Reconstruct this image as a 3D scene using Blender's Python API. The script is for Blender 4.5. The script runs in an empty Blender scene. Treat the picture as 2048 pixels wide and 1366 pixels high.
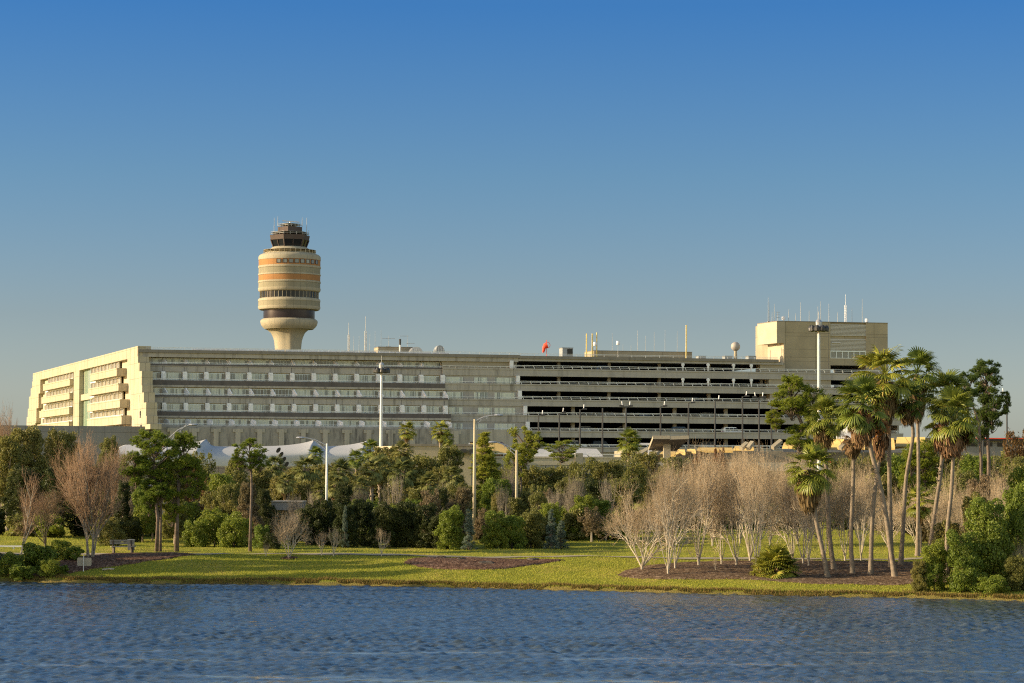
import bpy, math, random
import numpy as np
from mathutils import Vector, Matrix
R = math.radians
rng = random.Random(7)
sc = bpy.context.scene
COL = sc.collection
PI = math.pi

# ------------------------------------------------------------------ camera
FPX, CX, CY = 5000.0, 1024.0, 683.0
CAM = Vector((0, 0, 7.0))
_p = math.atan(255 / 5000.0); _r = 0.0052
F0 = Vector((0, math.cos(_p), math.sin(_p)))
R0 = Vector((1, 0, 0)); U0 = Vector((0, -math.sin(_p), math.cos(_p)))
RR = R0 * math.cos(_r) + U0 * math.sin(_r)
UU = -R0 * math.sin(_r) + U0 * math.cos(_r)
cam_d = bpy.data.cameras.new('camera'); cam = bpy.data.objects.new('camera', cam_d); COL.objects.link(cam)
cam_d.sensor_width = 36; cam_d.lens = FPX / 2048 * 36; cam_d.clip_end = 20000; cam_d.clip_start = 0.5
M3 = Matrix((RR, UU, -F0)).transposed()
cam.matrix_world = Matrix.Translation(CAM) @ M3.to_4x4()
sc.camera = cam
sc.view_settings.view_transform = 'Standard'; sc.view_settings.look = 'None'
sc.cycles.use_denoising = False; sc.cycles.filter_width = 1.15; sc.view_settings.exposure = 0; sc.view_settings.gamma = 1

def ray(px, py):
    return F0 + RR * ((px - CX) / FPX) + UU * ((CY - py) / FPX)
def P(px, py, D):
    r = ray(px, py); return CAM + r * (D / r.y)
def X_at(px, D, py=1000): return P(px, py, D).x
def Z_at(px, py, D): return P(px, py, D).z

# ------------------------------------------------------------------ helpers
def tag(o, label=None, cat=None, group=None, kind=None):
    if label: o['label'] = label
    if cat: o['category'] = cat
    if group: o['group'] = group
    if kind: o['kind'] = kind
    return o

class MB:
    def __init__(s): s.v = []; s.f = []; s.m = []
    def face(s, pts, m=0):
        b = len(s.v); s.v += [tuple(p) for p in pts]; s.f.append(tuple(range(b, b + len(pts)))); s.m.append(m)
    def hexa(s, p, m=0):
        # p: 8 points, bottom 4 ccw then top 4
        b = len(s.v); s.v += [tuple(q) for q in p]
        for f in ((3, 2, 1, 0), (4, 5, 6, 7), (0, 1, 5, 4), (1, 2, 6, 5), (2, 3, 7, 6), (3, 0, 4, 7)):
            s.f.append(tuple(b + i for i in f)); s.m.append(m)
    def box(s, x0, x1, y0, y1, z0, z1, m=0, T=None):
        p = [(x0, y0, z0), (x1, y0, z0), (x1, y1, z0), (x0, y1, z0), (x0, y0, z1), (x1, y0, z1), (x1, y1, z1), (x0, y1, z1)]
        if T: p = [T(*q) for q in p]
        s.hexa(p, m)
    def tube(s, pts, rad, n=6, m=0, cap=True):
        pts = [Vector(p) for p in pts]
        if not hasattr(rad, '__len__'): rad = [rad] * len(pts)
        b = len(s.v); k = len(pts)
        for i, p in enumerate(pts):
            d = (pts[min(i + 1, k - 1)] - pts[max(i - 1, 0)]).normalized()
            a = d.cross(Vector((0, 1, 0)) if abs(d.y) < .9 else Vector((1, 0, 0))).normalized(); c = d.cross(a)
            for j in range(n):
                t = 2 * PI * j / n; s.v.append(tuple(p + (a * math.cos(t) + c * math.sin(t)) * rad[i]))
        for i in range(k - 1):
            for j in range(n):
                s.f.append((b + i * n + j, b + i * n + (j + 1) % n, b + (i + 1) * n + (j + 1) % n, b + (i + 1) * n + j)); s.m.append(m)
        if cap:
            s.f.append(tuple(b + j for j in range(n))[::-1]); s.m.append(m)
            s.f.append(tuple(b + (k - 1) * n + j for j in range(n))); s.m.append(m)
    def lathe(s, prof, c=(0, 0, 0), n=32, m=0, ph=0.0):
        b = len(s.v)
        for (r, z) in prof:
            for j in range(n):
                t = 2 * PI * j / n + ph; s.v.append((c[0] + r * math.cos(t), c[1] + r * math.sin(t), c[2] + z))
        for i in range(len(prof) - 1):
            for j in range(n):
                s.f.append((b + i * n + j, b + i * n + (j + 1) % n, b + (i + 1) * n + (j + 1) % n, b + (i + 1) * n + j)); s.m.append(m)
        if prof[0][0] > 1e-4: s.f.append(tuple(b + j for j in range(n))[::-1]); s.m.append(m)
        if prof[-1][0] > 1e-4: s.f.append(tuple(b + (len(prof) - 1) * n + j for j in range(n))); s.m.append(m)
    def mesh(s, name, mats, smooth=False):
        me = bpy.data.meshes.new(name); me.from_pydata(s.v, [], s.f)
        if not isinstance(mats, (list, tuple)): mats = [mats]
        for m in mats: me.materials.append(m)
        me.polygons.foreach_set('material_index', s.m)
        if smooth: me.polygons.foreach_set('use_smooth', [True] * len(s.f))
        me.update(); return me
    def build(s, name, mats, parent=None, smooth=False):
        o = bpy.data.objects.new(name, s.mesh(name, mats, smooth)); COL.objects.link(o)
        if parent: o.parent = parent
        return o

def empty(name, loc, label, cat, group=None, rz=0, sc3=None):
    o = bpy.data.objects.new(name, None); COL.objects.link(o); o.location = loc; o.rotation_euler.z = rz
    o.empty_display_size = .3
    if sc3: o.scale = sc3
    tag(o, label, cat, group); return o

def np_mesh(name, V, F, mat, smooth=False):
    """V (n,3), F (m,k) uniform polygons"""
    V = np.asarray(V, np.float32); F = np.asarray(F, np.int32)
    me = bpy.data.meshes.new(name)
    me.vertices.add(len(V)); me.vertices.foreach_set('co', V.ravel())
    k = F.shape[1]
    me.loops.add(F.size); me.loops.foreach_set('vertex_index', F.ravel())
    me.polygons.add(len(F)); me.polygons.foreach_set('loop_start', np.arange(0, F.size, k, dtype=np.int32))
    try: me.polygons.foreach_set('loop_total', np.full(len(F), k, np.int32))
    except Exception: pass
    if smooth: me.polygons.foreach_set('use_smooth', np.ones(len(F), bool))
    me.materials.append(mat)
    me.update(calc_edges=True); return me

def inst(name, me, parent=None, mat=None, loc=(0, 0, 0), rot=(0, 0, 0), scl=None):
    o = bpy.data.objects.new(name, me); COL.objects.link(o)
    if parent: o.parent = parent
    o.location = loc; o.rotation_euler = rot
    if scl is not None: o.scale = scl if hasattr(scl, '__len__') else (scl,) * 3
    if mat is not None and len(me.materials):
        o.material_slots[0].link = 'OBJECT'; o.material_slots[0].material = mat
    return o

# ------------------------------------------------------------------ materials
class NT:
    def __init__(s, name):
        s.m = bpy.data.materials.new(name); s.m.use_nodes = True; s.t = s.m.node_tree; s.t.nodes.clear()
    def n(s, typ, ins=None, **kw):
        x = s.t.nodes.new(typ)
        for k, v in kw.items(): setattr(x, k, v)
        for k, v in (ins or {}).items():
            if hasattr(v, 'is_output') or isinstance(v, bpy.types.NodeSocket): s.t.links.new(v, x.inputs[k])
            else: x.inputs[k].default_value = v
        return x
    def out(s, sh): o = s.n('ShaderNodeOutputMaterial'); s.t.links.new(sh, o.inputs['Surface']); return s.m
    def ramp(s, fac, stops):
        r = s.n('ShaderNodeValToRGB', {'Fac': fac}); e = r.color_ramp.elements
        while len(e) < len(stops): e.new(.5)
        for i, (p, c) in enumerate(stops): e[i].position = p; e[i].color = (*c, 1)
        return r.outputs['Color']
    def mix(s, f, a, b, typ='MIX'):
        x = s.n('ShaderNodeMix', data_type='RGBA', blend_type=typ)
        for i, v in ((0, f), (6, a), (7, b)):
            if isinstance(v, bpy.types.NodeSocket): s.t.links.new(v, x.inputs[i])
            else: x.inputs[i].default_value = v if not isinstance(v, tuple) or len(v) == 4 else (*v, 1)
        return x.outputs[2]
    def noise(s, vec, scale, detail=4, rough=.55):
        return s.n('ShaderNodeTexNoise', {'Vector': vec, 'Scale': scale, 'Detail': detail, 'Roughness': rough}).outputs['Fac']
    def mapped(s, vec, scl):
        return s.n('ShaderNodeMapping', {'Vector': vec, 'Scale': scl}).outputs[0]
    def pos(s): return s.n('ShaderNodeNewGeometry').outputs['Position']
def c4(c): return (*c, 1)

def simple(name, col, rough=.6, var=.15, scale=2.0, metal=0, bump=0.0, spec=.5):
    t = NT(name); p = t.pos(); nz = t.noise(p, scale)
    c = t.ramp(nz, [(.3, tuple(x * (1 - var) for x in col)), (.7, tuple(min(1, x * (1 + var)) for x in col))])
    b = t.n('ShaderNodeBsdfPrincipled', {'Base Color': c, 'Roughness': rough, 'Metallic': metal, 'Specular IOR Level': spec})
    if bump: b2 = t.n('ShaderNodeBump', {'Height': nz, 'Strength': bump, 'Distance': .05}); t.t.links.new(b2.outputs[0], b.inputs['Normal'])
    return t.out(b.outputs[0])

def concrete(name, col, stain=.35, joints=None, stain_col=(.10, .09, .075), rough=.85, streak=.5, zs=.06, radial=0):
    """weathered concrete: blotches, vertical rain streaks, optional panel joints (w,h)"""
    t = NT(name); p = t.pos()
    n1 = t.noise(p, .35, 6); n2 = t.noise(t.mapped(p, (1.1, 1.1, zs)), 1.0, 5, .65); n3 = t.noise(p, 6, 3)
    base = t.ramp(n1, [(.3, tuple(x * .86 for x in col)), (.7, tuple(x * 1.1 for x in col))])
    k = t.n('ShaderNodeMapRange', {'Value': n2, 'From Min': .5, 'From Max': .75, 'To Min': 0, 'To Max': streak}).outputs[0]
    c = t.mix(k, base, stain_col)
    k2 = t.n('ShaderNodeMapRange', {'Value': n1, 'From Min': .55, 'From Max': .8, 'To Min': 0, 'To Max': stain}).outputs[0]
    c = t.mix(k2, c, stain_col)
    c = t.mix(t.n('ShaderNodeMapRange', {'Value': n3, 'To Min': 0, 'To Max': .22}).outputs[0], c, tuple(x * .6 for x in col))
    if joints:
        sp = t.n('ShaderNodeSeparateXYZ', {'Vector': p})
        cb = t.n('ShaderNodeCombineXYZ', {'X': sp.outputs[0], 'Y': sp.outputs[2]})
        br = t.n('ShaderNodeTexBrick', {'Vector': cb.outputs[0], 'Color1': (1, 1, 1, 1), 'Color2': (.93, .93, .93, 1), 'Mortar': (.45, .43, .4, 1), 'Scale': 1,
             'Mortar Size': .035, 'Brick Width': joints[0], 'Row Height': joints[1]}, offset=0.0)
        c = t.mix(1.0, c, br.outputs['Color'], 'MULTIPLY')
    if radial:
        oc = t.n('ShaderNodeTexCoord').outputs['Object']; so_ = t.n('ShaderNodeSeparateXYZ', {'Vector': oc})
        an = t.n('ShaderNodeMath', {0: so_.outputs[1], 1: so_.outputs[0]}, operation='ARCTAN2').outputs[0]
        fr = t.n('ShaderNodeMath', {0: t.n('ShaderNodeMath', {0: an, 1: radial / 6.28318}, operation='MULTIPLY').outputs[0]}, operation='FRACT').outputs[0]
        lt = t.n('ShaderNodeMath', {0: fr, 1: .05}, operation='LESS_THAN').outputs[0]
        c = t.mix(t.n('ShaderNodeMath', {0: lt, 1: .5}, operation='MULTIPLY').outputs[0], c, tuple(x * .35 for x in col))
    b = t.n('ShaderNodeBsdfPrincipled', {'Base Color': c, 'Roughness': rough, 'Specular IOR Level': .25})
    bp = t.n('ShaderNodeBump', {'Height': n3, 'Strength': .3, 'Distance': .03}); t.t.links.new(bp.outputs[0], b.inputs['Normal'])
    return t.out(b.outputs[0])

def leafmat(name, c1, c2, c3=None, transl=.38, rough=.5, spec=.3):
    t = NT(name); g = t.n('ShaderNodeNewGeometry'); ob = t.n('ShaderNodeObjectInfo')
    r = g.outputs['Random Per Island']
    st = [(0, c1), (.55, c2)] + ([(.93, c2), (1, c3)] if c3 else [(1, c2)])
    c = t.ramp(r, st)
    n = t.noise(g.outputs['Position'], .45, 3)
    c = t.mix(t.n('ShaderNodeMapRange', {'Value': n, 'From Min': .35, 'From Max': .7, 'To Min': 0, 'To Max': .45}).outputs[0], c, tuple(x * .75 for x in c2))
    hs = t.n('ShaderNodeHueSaturation', {'Color': c,
        'Hue': t.n('ShaderNodeMapRange', {'Value': ob.outputs['Random'], 'To Min': .485, 'To Max': .515}).outputs[0],
        'Value': t.n('ShaderNodeMapRange', {'Value': ob.outputs['Random'], 'To Min': 1.2, 'To Max': .9}).outputs[0]}).outputs[0]
    b = t.n('ShaderNodeBsdfPrincipled', {'Base Color': hs, 'Roughness': rough, 'Specular IOR Level': spec})
    tr = t.n('ShaderNodeBsdfTranslucent', {'Color': hs})
    mx = t.n('ShaderNodeMixShader', {0: transl, 1: b.outputs[0], 2: tr.outputs[0]})
    return t.out(mx.outputs[0])

M = {}
M['conc'] = concrete('weathered_concrete', (.385, .355, .30), .45, None, streak=.85)
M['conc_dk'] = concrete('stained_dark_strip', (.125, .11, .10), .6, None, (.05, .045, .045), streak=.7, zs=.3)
M['conc_g'] = concrete('garage_concrete', (.37, .345, .30), .25, None, streak=.35)
M['conc_roof'] = concrete('roof_edge_concrete', (.22, .20, .165), .4, None)
M['podium'] = concrete('stained_podium', (.29, .27, .24), .8, None, (.045, .042, .045), streak=1.0, zs=.2)
M['podium2'] = concrete('grey_podium', (.22, .215, .205), .2, (5.0, 2.3), streak=.2)
M['cream'] = concrete('cream_endwall', (.44, .39, .27), .08, (1.5, 3.1), (.5, .33, .16), streak=.25)
M['cream_pl'] = concrete('cream_plain', (.46, .40, .28), .06, None, (.5, .33, .16), streak=.15)
M['tan'] = concrete('tan_block', (.36, .305, .20), .06, (6.5, 5.2), (.3, .25, .15), streak=.1)
M['tan_pl'] = concrete('tan_plain', (.36, .31, .215), .1, None, (.3, .25, .15), streak=.2)
M['tower'] = concrete('tower_cream', (.37, .325, .225), .1, None, (.35, .28, .16), streak=.25, radial=28)
M['khaki'] = concrete('tower_khaki', (.27, .24, .155), .1, None, (.25, .2, .12), streak=.2, radial=28)
M['orange'] = concrete('tower_orange', (.36, .18, .065), .1, None, (.3, .12, .05), streak=.2, radial=28)
M['darkband'] = simple('dark_brown_cladding', (.024, .017, .021), .3, .1, 1, 0, 0, .3)
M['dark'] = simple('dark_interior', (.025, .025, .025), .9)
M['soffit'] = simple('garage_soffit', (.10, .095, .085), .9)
M['white'] = simple('white_paint', (.70, .70, .70), .5, .12, 1.5)
M['rail'] = simple('grey_white_rail', (.66, .66, .62), .45, .1, 1)
M['frame'] = simple('window_frame', (.66, .70, .66), .4, .05)
M['frame_w'] = simple('window_frame_white', (.8, .78, .7), .4, .05)
M['metal'] = simple('galvanised', (.42, .42, .42), .4, .15, 3, .6)
M['metal_w'] = simple('white_pole', (.66, .64, .6), .4, .06, 1)
M['black'] = simple('black_pole', (.028, .027, .025), .45)
M['ant'] = simple('antenna_grey', (.35, .34, .31), .5)
M['yellow'] = simple('yellow_pole', (.62, .46, .10), .5)
M['red'] = simple('red_orange_fabric', (.75, .06, .02), .7)
M['gold'] = concrete('gold_roof', (.50, .36, .13), .15, (2.4, 40), (.4, .26, .1), streak=.2)
M['tent'] = simple('white_fabric', (.42, .42, .41), .7, .04, .3)
M['radome'] = simple('radome_grey', (.32, .29, .26), .6, .06)
M['hvac'] = simple('hvac_grey', (.30, .31, .30), .5, .1)
M['carwhite'] = simple('white_car_paint', (.78, .79, .78), .25, .02)
M['cardark'] = simple('dark_blue_car_paint', (.03, .06, .11), .25, .02)
M['carsilver'] = simple('silver_car_paint', (.38, .39, .40), .25, .02, 1, .4)
M['cargold'] = simple('blue_bus_paint', (.05, .10, .2), .3, .02)
M['tyre'] = simple('rubber', (.02, .02, .02), .8)
M['redlens'] = simple('red_lens', (.5, .02, .02), .2)
M['wood'] = simple('grey_wood', (.22, .2, .17), .8, .25, 8)
M['signb'] = simple('sign_back', (.30, .26, .19), .6, .1, 3)
M['pole_tan'] = concrete('concrete_pole', (.50, .42, .27), .2, None, streak=.2)

def glassmat(name, c_dark, c_light, wscale, frac=.5, rough=.12):
    """pane with pale curtains behind: vertical folds by position"""
    t = NT(name); p = t.pos(); g = t.n('ShaderNodeNewGeometry')
    n = t.noise(t.mapped(p, (wscale, wscale, .02)), 1.0, 3, .6)
    f = t.n('ShaderNodeMapRange', {'Value': n, 'From Min': frac - .04, 'From Max': frac + .04}).outputs[0]
    fold = t.n('ShaderNodeTexWave', {'Vector': t.mapped(p, (1, 1, .0)), 'Scale': 2.1, 'Distortion': 2.0, 'Detail': 2}, bands_direction='X').outputs['Fac']
    light = t.mix(fold, c_light, tuple(x * .72 for x in c_light))
    c = t.mix(f, c_dark, light)
    b = t.n('ShaderNodeBsdfPrincipled', {'Base Color': c, 'Roughness': rough, 'Specular IOR Level': .7})
    return t.out(b.outputs[0])
M['glass'] = glassmat('room_window', (.09, .14, .15), (.50, .56, .47), 1.4, .44)
M['glass_dim_shade'] = glassmat('dim_window_and_side_shade', (.025, .05, .065), (.09, .14, .15), 1.4, .5)  # for dim room windows and for the painted shade patches beside the dividers
M['glass_end'] = glassmat('end_window', (.22, .19, .13), (.42, .37, .26), 1.2, .5, .2)
M['glass_green'] = glassmat('green_atrium_glass', (.20, .30, .22), (.38, .42, .30), .5, .5, .15)
M['glass_dark'] = simple('dark_glass', (.010, .012, .016), .15, .05, 1, 0, 0, .22)
M['glass_grey'] = simple('grey_glass', (.16, .17, .15), .15, .1, 1)
M['louver'] = simple('louver_metal', (.42, .40, .34), .5, .05)

# foliage
M['g_green'] = leafmat('leaf_green', (0.079, 0.118, 0.018), (0.206, 0.258, 0.032), (0.412, 0.421, 0.074))
M['g_bright'] = leafmat('leaf_bright', (0.085, 0.115, 0.02), (0.2, 0.25, 0.032), (0.38, 0.4, 0.08))
M['g_olive'] = leafmat('leaf_olive', (0.09, 0.09, 0.022), (0.235, 0.225, 0.055), (0.42, 0.35, 0.14))
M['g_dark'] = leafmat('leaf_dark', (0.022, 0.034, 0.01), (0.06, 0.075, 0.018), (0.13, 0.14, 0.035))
M['g_brown'] = leafmat('leaf_brown', (0.11, 0.09, 0.045), (0.22, 0.17, 0.085), (0.34, 0.27, 0.15))
M['g_red'] = leafmat('leaf_red', (0.09, 0.05, 0.015), (0.19, 0.095, 0.035), (0.15, 0.15, 0.03))
M['g_blue'] = leafmat('leaf_bluegrey', (0.091, 0.130, 0.094), (0.195, 0.247, 0.181), (0.286, 0.338, 0.250))
M['g_pine'] = leafmat('needle_green', (0.079, 0.118, 0.012), (0.215, 0.265, 0.026), (0.381, 0.406, 0.060))
M['g_pine_d'] = leafmat('needle_dark', (0.040, 0.066, 0.012), (0.111, 0.156, 0.024), (0.222, 0.265, 0.044))
M['g_cyp'] = leafmat('cypress_green', (0.127, 0.164, 0.018), (0.317, 0.343, 0.044), (0.476, 0.468, 0.074))
M['palm'] = leafmat('palm_green', (0.065, 0.1, 0.016), (0.19, 0.23, 0.035), (0.42, 0.36, 0.09), 0.3, 0.45, 0.3)
M['palm_y'] = leafmat('palm_yellow_green', (0.095, 0.13, 0.018), (0.27, 0.285, 0.04), (0.5, 0.37, 0.09), 0.3, 0.45, 0.3)
M['sabal'] = leafmat('sabal_green', (0.07, 0.085, 0.02), (0.22, 0.225, 0.065), (0.36, 0.32, 0.12), 0.25, 0.5, 0.2)
M['skirt'] = leafmat('dead_frond', (.10, .055, .022), (.23, .145, .07), (.36, .26, .14), .15, .7, .1)
M['skirt_o'] = leafmat('dead_orange_frond', (.22, .11, .03), (.34, .18, .06), (.26, .16, .08), .25, .7, .1)
M['bark_pale'] = simple('pale_bark', (.42, .36, .27), .85, .25, 3, 0, .3)
M['bark_tan'] = simple('twig_tan', (.42, .32, .20), .85, .2, 2)
M['bark_rust'] = simple('twig_rust', (.30, .19, .11), .85, .2, 2)
M['bark_grey'] = simple('grey_bark', (.25, .21, .155), .85, .3, 3, 0, .3)
M['bark_pine'] = simple('pine_bark', (.13, .095, .07), .9, .35, 4, 0, .4)
M['bark_palm'] = simple('palm_trunk', (.21, .165, .115), .9, .25, 4, 0, .5)
M['bark_dark'] = simple('dark_bark', (.07, .055, .04), .9, .3, 3)
# ------------------------------------------------------------------ terrain
_sh = [(-400, 1158), (0, 1163), (100, 1165), (300, 1167.5), (512, 1168.5), (700, 1170.5), (850, 1173.5), (1024, 1177.5), (1280, 1184), (1536, 1191), (1830, 1196), (2048, 1202), (2500, 1206)]
_sx, _sy = [], []
for px, py in _sh:
    r = ray(px, py); k = -CAM.z / r.z; _sx.append(r.x * k); _sy.append(r.y * k)
_sx = [-120, -60, -45, -40, -35.5] + _sx[1:]; _sy = [100, 112, 122, 133, 146] + _sy[1:]
_sx = np.array(_sx); _sy = np.array(_sy)
BT = 161.0
def terr(x, y):
    x = np.asarray(x, float); y = np.asarray(y, float)
    s = np.interp(x, _sx, _sy) + .07 * np.sin(x * 1.3) + .06 * np.sin(x * 3.7 + 1) + .12 * np.sin(x * .37 + 2)
    d = y - s
    u = np.clip(d / (BT - s), 0, 1)
    up = .18 * np.clip(d / .22, 0, 1) + 1.24 * (1 - (1 - u) ** 1.55)
    far = .016 * np.clip(y - BT, 0, 100)
    z = np.where(d < 0, np.maximum(-2.2, .25 * d), up + far)
    land = np.clip(d / 3, 0, 1)
    z = z + land * (.05 * np.sin(x * .5 + y * .31) + .04 * np.sin(x * .23 - y * .6 + 1) + .02 * np.sin(x * 1.7 + y * 1.1))
    z = z + .55 * np.exp(-((x + 27) / 7) ** 2 - ((y - 160) / 6) ** 2) * 0
    return z
def tz(x, y): return float(terr(x, y))
def G(px, py, lo=132, hi=420):
    r = ray(px, py); prev = lo; D = lo
    while D < hi:
        p = CAM + r * (D / r.y)
        if p.z <= tz(p.x, p.y): break
        prev = D; D += .4
    a, b = prev, D
    for _ in range(20):
        m = (a + b) / 2; p = CAM + r * (m / r.y)
        if p.z <= tz(p.x, p.y): b = m
        else: a = m
    p = CAM + r * (b / r.y); p.z = tz(p.x, p.y); return p
def GD(px, D):
    p = P(px, 1000, D); return Vector((p.x, D, tz(p.x, D)))

def grid(xs, ys, zf):
    X, Y = np.meshgrid(xs, ys); Z = zf(X, Y)
    V = np.stack([X, Y, Z], -1).reshape(-1, 3); nx, ny = len(xs), len(ys)
    i = np.arange(nx - 1)[None, :] + nx * np.arange(ny - 1)[:, None]; i = i.ravel()
    return V, np.stack([i, i + 1, i + 1 + nx, i + nx], -1)
xs = np.concatenate([[-6000, -2500, -900, -400, -200], np.arange(-120, -42, 4), np.arange(-42, 42, .3), np.arange(42, 124, 4), [200, 400, 900, 2500, 6000]])
ys = np.concatenate([[-300, -20, 60, 110, 130], np.arange(134, 172, .3), np.arange(172, 240, 2), [250, 270, 300, 360, 430, 600, 1000, 2500, 9000]])
t = NT('lawn_grass'); p = t.pos()
n1 = t.noise(p, .3, 6, .65); n2 = t.noise(p, 1.4, 5, .7); n3 = t.noise(t.mapped(p, (14, 5, 14)), 1.0, 3, .7)
c = t.ramp(n1, [(.3, (.19, .21, .025)), (.5, (.29, .28, .04)), (.72, (.42, .32, .08))])
c = t.mix(t.n('ShaderNodeMapRange', {'Value': n2, 'From Min': .42, 'From Max': .75, 'To Min': 0, 'To Max': .45}).outputs[0], c, (.13, .18, .016))
c = t.mix(t.n('ShaderNodeMapRange', {'Value': n3, 'From Min': .5, 'From Max': .8, 'To Min': 0, 'To Max': .7}).outputs[0], c, (.045, .06, .008))
sp = t.n('ShaderNodeSeparateXYZ', {'Vector': p})
lowz = t.n('ShaderNodeMath', {0: sp.outputs[2], 1: t.n('ShaderNodeMath', {0: n2, 1: -.28}, operation='MULTIPLY').outputs[0]}, operation='ADD').outputs[0]
edge = t.n('ShaderNodeMapRange', {'Value': lowz, 'From Min': .0, 'From Max': .13, 'To Min': .7, 'To Max': 0}).outputs[0]
c = t.mix(edge, c, (.16, .11, .045))
b = t.n('ShaderNodeBsdfPrincipled', {'Base Color': c, 'Roughness': .9, 'Specular IOR Level': .1})
bp = t.n('ShaderNodeBump', {'Height': n3, 'Strength': .8, 'Distance': .12}); t.t.links.new(bp.outputs[0], b.inputs['Normal'])
M['grass'] = t.out(b.outputs[0])
V, F = grid(xs, ys, terr)
ground = inst('ground', np_mesh('ground', V, F, M['grass'], True)); tag(ground, kind='structure')

# conforming sheets outlined on the ground
def sheet_strip(name, centre, width, mat, dz, kind='structure'):
    """ribbon following the ground along centre points [(x,y)]"""
    V = []; F = []
    for i, (x, y) in enumerate(centre):
        a = centre[max(i - 1, 0)]; b = centre[min(i + 1, len(centre) - 1)]
        dx, dy = b[0] - a[0], b[1] - a[1]; l = math.hypot(dx, dy); nx, ny = -dy / l, dx / l
        for k in range(5):
            w = (k / 4 - .5) * width; X, Y = x + nx * w, y + ny * w
            V.append((X, Y, tz(X, Y) + dz))
    for i in range(len(centre) - 1):
        for k in range(4):
            a = i * 5 + k; F.append((a, a + 5, a + 6, a + 1))
    o = inst(name, np_mesh(name, V, F, mat, True)); tag(o, kind=kind); return o
def bed(name, outline_px, mat, dz=.03, seed=0):
    """mulch bed: outline in picture points cast onto the ground; filled by a radial fan with raised rough middle"""
    rr = random.Random(seed); pts = [G(*q) for q in outline_px]
    res = []
    n = len(pts)
    for i in range(n):
        for k in range(8):
            u = k / 8; a, b = pts[i], pts[(i + 1) % n]; q = a.lerp(b, u); res.append(q)
    # smooth
    for _ in range(3): res = [(res[i - 1] + res[i] * 2 + res[(i + 1) % len(res)]) / 4 for i in range(len(res))]
    cen = sum(res, Vector()) / len(res); V = []; F = []; RN = 26; m = len(res)
    for j in range(RN + 1):
        s = 1 - j / RN
        for q in res:
            x = cen.x + (q.x - cen.x) * s + (rr.uniform(-.12, .12) if j == 0 else 0); y = cen.y + (q.y - cen.y) * s + (rr.uniform(-.1, .1) if j == 0 else 0)
            h = dz * min(1, j / 2) + .02 + (rr.uniform(0, .03) if j > 0 else -.01)
            V.append((x, y, tz(x, y) + h))
    for j in range(RN):
        for i in range(m):
            a = j * m + i; b = j * m + (i + 1) % m; F.append((a, b, b + m, a + m))
    o = inst(name, np_mesh(name, V, F, mat)); tag(o, kind='structure'); return o
t = NT('mulch'); p = t.pos(); n1 = t.noise(t.mapped(p, (5, 2.2, 5)), 1.0, 5, .8); n2 = t.noise(p, .8, 3)
c = t.ramp(n1, [(.32, (.03, .018, .01)), (.45, (.11, .07, .04)), (.55, (.19, .13, .08)), (.68, (.42, .31, .21))])
c = t.mix(t.n('ShaderNodeMapRange', {'Value': n2, 'From Min': .4, 'From Max': .7, 'To Min': 0, 'To Max': .4}).outputs[0], c, (.07, .035, .02))
b = t.n('ShaderNodeBsdfPrincipled', {'Base Color': c, 'Roughness': .95, 'Specular IOR Level': .1})
bp = t.n('ShaderNodeBump', {'Height': n1, 'Strength': 1, 'Distance': .1}); t.t.links.new(bp.outputs[0], b.inputs['Normal'])
M['mulch'] = t.out(b.outputs[0])
t = NT('red_mulch'); p = t.pos(); n1 = t.noise(t.mapped(p, (6, 2.4, 6)), 1.0, 5, .8)
c = t.ramp(n1, [(.32, (.025, .014, .01)), (.45, (.085, .045, .028)), (.56, (.17, .10, .065)), (.7, (.40, .29, .20))])
b = t.n('ShaderNodeBsdfPrincipled', {'Base Color': c, 'Roughness': .95, 'Specular IOR Level': .1})
bp = t.n('ShaderNodeBump', {'Height': n1, 'Strength': 1, 'Distance': .1}); t.t.links.new(bp.outputs[0], b.inputs['Normal'])
M['mulch_red'] = t.out(b.outputs[0])
M['path'] = concrete('path_concrete', (.36, .31, .21), .1)
pc = []
for px, py in [(-300, 1106), (0, 1107), (150, 1108), (300, 1109.5), (400, 1109.5), (520, 1107.5), (700, 1109), (900, 1113), (1100, 1114), (1300, 1115), (1500, 1117), (1600, 1119), (1750, 1119), (1900, 1117), (2100, 1117), (2400, 1118)]:
    q = G(px, py); pc.append((q.x, q.y))
pcs = []
for i in range(len(pc) - 1):
    for k in range(10):
        pcs.append((pc[i][0] + (pc[i + 1][0] - pc[i][0]) * k / 10, pc[i][1] + (pc[i + 1][1] - pc[i][1]) * k / 10))
for _ in range(12): pcs = [pcs[0]] + [((pcs[i - 1][0] + pcs[i][0] + pcs[i + 1][0]) / 3, (pcs[i - 1][1] + pcs[i][1] + pcs[i + 1][1]) / 3) for i in range(1, len(pcs) - 1)] + [pcs[-1]]
sheet_strip('path', pcs, 1.2, M['path'], .035)
bed('mulch_bed', [(806, 1127), (815, 1119), (850, 1116.5), (920, 1117), (1000, 1119), (1090, 1120), (1135, 1121), (1090, 1127), (1040, 1134), (980, 1140), (900, 1140), (840, 1135)], M['mulch_red'], .06, 1)
bed('mulch_bed', [(1232, 1151), (1255, 1139), (1330, 1128), (1400, 1123.5), (1500, 1122), (1600, 1122), (1700, 1123), (1830, 1124), (1920, 1130), (1980, 1150), (1900, 1166), (1800, 1170), (1640, 1169), (1540, 1162), (1440, 1158.5), (1330, 1159.5), (1260, 1157)], M['mulch'], .05, 2)
bed('mulch_bed', [(60, 1150), (100, 1128), (180, 1112), (260, 1107), (370, 1107.5), (400, 1110), (340, 1118), (270, 1127), (190, 1138), (120, 1150), (85, 1158)], M['mulch_red'], .05, 3)
_m = G(578, 1115)
bed('mulch_bed', [(560, 1117), (578, 1114), (598, 1116), (578, 1119.5)], M['mulch_red'], .04, 4)

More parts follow.
